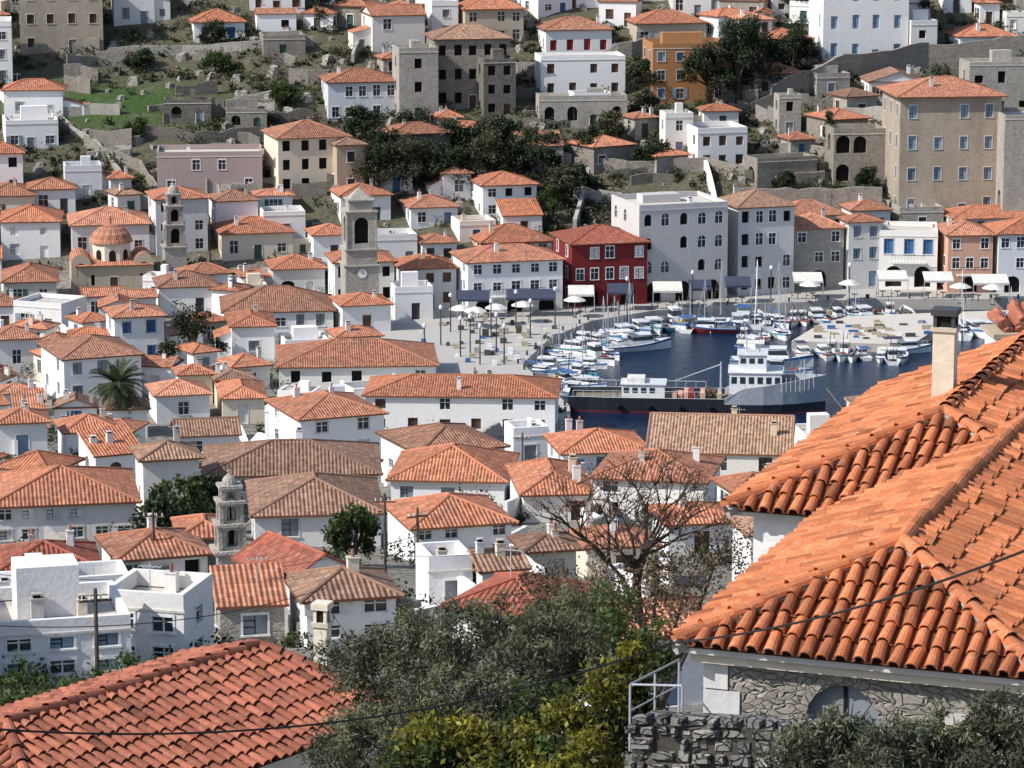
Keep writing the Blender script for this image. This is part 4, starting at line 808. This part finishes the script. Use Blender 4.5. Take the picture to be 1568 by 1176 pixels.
tface(mb,[(x0,y0,0),(x1,y0,0),ap],'tile_r'); tface(mb,[(x0,y1,0),(x0,y0,0),ap,(ap[0],y1,rr)],'tile_r'); tface(mb,[(x1,y0,0),(x1,y1,0),(ap[0],y1,rr),ap],'tile_r')
for a,b in (((x0,y0,0),ap),((x1,y0,0),ap),(ap,(ap[0],y1,rr))): rcaps(mb,a,b,'tile_r')
mb.build('roof',parent=par)
mb=MB(); ins=.28
wall(mb,(ins,ins),(1,0),W2-2*ins,-5,-.12,[(1.15,2.0,-1.9,-.38,True,'s'),(2.75,3.3,-1.6,-.7,False,'g')],'ashlar','trim','sh_grey',.12)
wall(mb,(ins,8),(0,-1),8-ins,-5,-.12,[],'ashlar'); wall(mb,(W2-ins,ins),(0,1),8,-5,-.12,[],'ashlar')
mb.box((.05,.05,-.12),(W2-.05,ins-.002,-.05),'trim'); mb.box((.14,.14,-.24),(W2-.1,ins-.004,-.122),'cream'); mb.box((.05,ins,-.12),(ins-.002,6.4,-.05),'trim')
wall(mb,(x0+ins,y0+ins),(1,0),x1-x0-2*ins,-6,-.12,[],'white'); wall(mb,(x0+ins,y1),(0,-1),y1-y0-ins,-6,-.12,[],'white'); mb.box((x0+.08,y0+.08,-.12),(x1,y0+ins-.003,-.04),'trim')
for k in range(12):
    z=-.56-k*.30; wq=.40 if k%2 else .26; mb.box((ins-.02,ins-.02,z),(ins+wq,ins+.1,z+.28),'white2',.85+U(-.1,.1)); mb.box((ins-.02,ins+.1,z),(ins+.1,ins+.7-wq,z+.28),'white2',.85)
mb.build('walls',parent=par)
def fchim(u,vt,vb,D,w,name='chimney',m='tan',dk=True):
    b=PD(u,vb,D); t=PD(u,vt,D); h=t.z-b.z; mb=MB(); r=w/2
    mb.box((-r,-r,-.6),(r,r,h*.78),m); mb.box((-r-.03,-r-.03,h*.78),(r+.03,r+.03,h*.82),m,.8)
    for sx in (-1,1):
        for sy in (-1,1): mb.box((sx*r-.05 if sx>0 else -r,sy*r-.05 if sy>0 else -r,h*.82),(r if sx>0 else -r+.05,r if sy>0 else -r+.05,h*.94),'iron' if dk else m)
    mb.box((-r*.7,-r*.7,h*.82),(r*.7,r*.7,h*.93),'void'); mb.box((-r-.03,-r-.03,h*.94),(r+.03,r+.03,h),'iron' if dk else m); mb.build(name,b,-.3)
fchim(1445,472,622,45,.30,m='cream'); fchim(1397,600,628,50,.16,m='white2'); fchim(495,922,1085,50.5,.22,m='cream',dk=False); fchim(1352,592,650,55,.2,m='tan')
b=PD(1548,600,52); mb=MB()
mb.box((-.35,-.4,-1),(.6,.4,.95),'white2'); mb.box((-.42,-.46,.95),(.66,.46,1.02),'tan')
for k in range(16): a=U(-.35,.5); mb.tube((a,-.3,1.0+U(0,.2)),(a+U(-.1,.1),.3,1.15+U(0,.25)),.09,.08,'tile_r2',7,True,U(.7,1.1))
mb.build('ruined_chimney',b,.1)
rz=56.2; a=PZ(12,1108,rz); b=PZ(398,988,rz); par=empty('terracotta_roofed_house',a); th=math.atan2(b.y-a.y,b.x-a.x); par.rotation_euler[2]=th; L=(b-a).length
hw=2.4; dr=-.78
r0=(0,0,0); r1=(L,0,0); e=[(-1.6,-hw,dr),(L+.75,-hw,dr),(L+.75,hw,dr),(-1.6,hw,dr)]
mb=MB(); tface(mb,[e[0],e[1],r1,r0],'tile_r2',.19); tface(mb,[e[1],e[2],r1],'tile_r2',.19); tface(mb,[e[2],e[3],r0,r1],'tile_r2',.19); tface(mb,[e[3],e[0],r0],'tile_r2',.19)
for p,q in ((e[0],r0),(e[1],r1),(e[2],r1),(e[3],r0),(r0,r1)): rcaps(mb,p,q,'tile_r2')
mb.build('roof',parent=par); mb=MB()
for p0,d_,l in (((-1.3,-hw+.3),(1,0),L+1.75),((L+.45,-hw+.3),(0,1),2*hw-.6),((L+.45,hw-.3),(-1,0),L+1.75),((-1.3,hw-.3),(0,-1),2*hw-.6)): wall(mb,p0,d_,l,-6,dr-.06,[],'white2')
mb.build('walls',parent=par)
def rubble(pts,name,h=2.2,th=.5):
    mb=MB(); P=[Vector(p) for p in pts]
    for a,b in zip(P[:-1],P[1:]):
        d=(b-a); L=d.length; d.normalize(); n=Vector((d.y,-d.x,0))
        z=-h; zz=Vector((0,0,1))
        while z<.02:
            hz=U(.09,.17); x=U(-.1,0)
            while x<L:
                w=U(.1,.32); o=U(-.04,.05); g=.012; k4=[a+d*(x+g+U(0,.02)),a+d*(x+w-g-U(0,.02)),a+d*(x+w-g-U(0,.03)),a+d*(x+g+U(0,.03))]
                zz_=[z+g+U(-.01,.02),z+g+U(-.01,.02),z+hz-U(-.005,.03),z+hz-U(-.005,.03)]
                f=[p+n*o+zz*q for p,q in zip(k4,zz_)]
                k=[p-n*(.12) for p in f]; m=sum(f,Vector())/4; f2=[m+(p-m)*.82+n*.035 for p in f]; tt=U(.6,1.4)
                mb.face(f2,'rubble',None,tt)
                for i in range(4): j=(i+1)%4; mb.face((f[i],f[j],f2[j],f2[i]),'rubble',None,tt); mb.face((k[i],k[j],f[j],f[i]),'rubble',None,tt)
                x+=w
            z+=hz
        mb.face((a-Vector((0,0,h)),b-Vector((0,0,h)),b,a),'stonedk',None,.4); mb.face((a,b,b-n*th,a-n*th),'rubble'); mb.face((a-Vector((0,0,h)),a,a-n*th,a-n*th-Vector((0,0,h))),'rubble')
    mb.build(name)
rubble([PD(968,1106,33.5),PD(1265,1122,32.5)],'rubble_stone_wall')
mb=MB(); A=PD(965,1048,34.6);B=PD(1040,1010,36)
for t in (0,.5,1): p=A.lerp(B,t); mb.tube(p-Vector((0,0,.75)),p,.014,.014,'hullg',6)
mb.tube(A,B,.014,.014,'hullg',6); mb.tube(A-Vector((0,0,.3)),B-Vector((0,0,.3)),.01,.01,'hullg',5); C_=PD(1045,1050,34); mb.tube(A,C_,.012,.012,'hullg',6); mb.tube(C_,C_-Vector((0,0,.6)),.012,.012,'hullg',6); mb.build('metal_railing')
def cable(pts,name='overhead_cable',r=.012):
    mb=MB()
    for (a,b,sag) in pts:
        pr=None
        for i in range(25):
            t=i/24; q=a.lerp(b,t)-Vector((0,0,sag*4*t*(1-t)))
            if pr is not None: mb.tube(pr,q,r,r,'cable',5)
            pr=q
    mb.build(name)
cable([(PD(-60,1112,30),PD(1030,984,35),.42),(PD(1030,984,35),PD(1640,815,24),.15)]); cable([(PD(-60,955,45),PD(500,900,60),.3)],r=.008); cable([(PD(590,850,150),PD(1200,720,140),1.2)],r=.015); cable([(PD(0,880,140),PD(640,820,160),1.0)],r=.015)
def fgtree(name,cl,n,l,w,mat,sub=30,spread=.16):
    e=empty(name); C=[PD(u,v,D) for u,v,D,r in cl]; RR=[r for *_,r in cl]; mb=MB()
    cx=sum(c.x for c in C)/len(C); cy=sum(c.y for c in C)/len(C); b=Vector((cx,cy,hs(cx,cy)-.3)); zt=min(c.z for c in C)
    f=Vector((cx,cy,b.z+(zt-b.z)*.6)); mb.tube(b,f,.16,.11,'bark',8)
    for c,r in zip(C,RR):
        m_=f.lerp(c,.5)+Vector((U(-.2,.2),U(-.2,.2),0)); mb.tube(f,m_,.08,.05,'bark',6); mb.tube(m_,c,.05,.02,'bark',5)
        for k in range(7): q=c+Vector((U(-1,1),U(-1,1),U(-.6,1)))*r*.8; mb.tube(c,q,.015,.005,'bark',4)
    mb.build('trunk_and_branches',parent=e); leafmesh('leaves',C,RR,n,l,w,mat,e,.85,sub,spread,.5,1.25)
fgtree('olive_tree',[(u,v,D,r) for u,v,D,r in ((560,1010,43,.7),(640,985,44,.65),(700,1000,42,.75),(770,975,43,.7),(840,960,44,.65),(800,1030,41,.7),(590,1090,42,.8),(690,1080,41,.75),(540,1150,41,.8),(760,1080,40,.6),(880,1010,43,.6),(640,1160,40,.8))],4000,.10,.026,'leaf_olive',42,.11)
fgtree('lemon_tree',[(650,1140,38.4,.40),(730,1130,38.4,.40),(810,1140,38,.40),(870,1100,38,.33),(930,1060,38.5,.40),(900,1160,37,.40),(960,1020,39,.3),(740,1200,37,.42),(840,1210,37,.45)],700,.10,.05,'leaf_lime',16,.2)
fgtree('citrus_tree',[(930,1120,38.6,.55),(830,1100,38.8,.55),(700,1150,38.6,.5),(960,1070,39,.5),(780,1180,38.2,.5),(900,975,46,.6),(940,940,50,.6),(990,1000,44,.5),(860,950,50,.45),(640,1180,38.2,.5),(860,1180,37.6,.5)],1700,.10,.045,'leaf_green',26,.15)
fgtree('dry_shrub',[(870,940,56,.7),(920,900,58,.7),(990,930,57,.8),(1050,900,58,.8),(1100,850,59,.8),(1080,940,56,.7),(840,900,60,.5),(1010,870,60,.5)],900,.09,.04,'leaf_dry',20,.25)
fgtree('olive_tree',[(1230,1150,30.5,.42),(1300,1125,30.5,.38),(1380,1150,30,.40),(1450,1135,30.3,.38),(1530,1115,30.3,.4),(1570,1160,30,.5),(1330,1190,30,.45),(1480,1180,30,.5)],2600,.085,.022,'leaf_olive',40,.12)
fgtree('shrub',[(30,1060,70,.7),(80,1080,68,.8),(150,1065,75,.8),(200,1045,80,.8),(10,1100,65,.8),(120,1100,62,.8),(250,1050,80,.6)],1300,.14,.06,'leaf_green')
mb=MB(); tips=[]
def br(p,d,L,r,dep):
    n=3
    for i in range(n):
        q=p+d*L/n; mb.tube(p,q,r*(1-.18*i),r*(1-.18*(i+1)),'bark',6 if dep>2 else 4,False,.8); p=q; d=(d+Vector((U(-.3,.3),U(-.3,.3),U(-.15,.22)))).normalized()
    if dep==0: tips.append(p); return
    for k in range(3 if dep<4 else 4):
        nd_=(d+Vector((U(-1,1.1),U(-.8,.8),U(-.4,.6)))*.9).normalized(); br(p,nd_,L*U(.6,.84),r*.58,dep-1)
b0=PD(1000,985,58); br(b0-Vector((0,0,.6)),Vector((-.15,0,1)).normalized(),1.3,.12,5)
e=empty('bare_almond_tree'); mb.build('branches',parent=e); tp=random.sample(tips,min(len(tips),350)); leafmesh('blossoms',[tuple(t) for t in tp],[.14]*len(tp),6,.05,.03,'leaf_rust',e,sub=4)
# ---------------- light / camera ----------------
el=math.radians(40); az=math.radians(247)
S_=Vector((math.sin(az)*math.cos(el),math.cos(az)*math.cos(el),math.sin(el)))
w=bpy.data.worlds.new('World'); sc.world=w; w.use_nodes=True; nt=w.node_tree; bg=nt.nodes['Background']
sk=nt.nodes.new('ShaderNodeTexSky'); sk.sky_type='NISHITA'; sk.sun_disc=False; sk.sun_elevation=el; sk.sun_rotation=az; sk.dust_density=1.0; nt.links.new(sk.outputs[0],bg.inputs[0]); bg.inputs[1].default_value=.15
l=bpy.data.lights.new('sun','SUN'); l.energy=5.0; l.angle=math.radians(.5); l.color=(1,.96,.90); lo=bpy.data.objects.new('sun',l); sc.collection.objects.link(lo); lo.rotation_euler=S_.to_track_quat('Z','Y').to_euler()
cam=bpy.data.cameras.new('camera'); co=bpy.data.objects.new('camera',cam); sc.collection.objects.link(co); cam.sensor_width=36; cam.lens=36*F/1568; cam.clip_end=5000; cam.clip_start=1
co.location=(0,0,H); co.rotation_euler=(math.pi/2-TH,0,0); sc.camera=co
sc.view_settings.view_transform='Standard'; sc.view_settings.look='None'; sc.view_settings.exposure=0
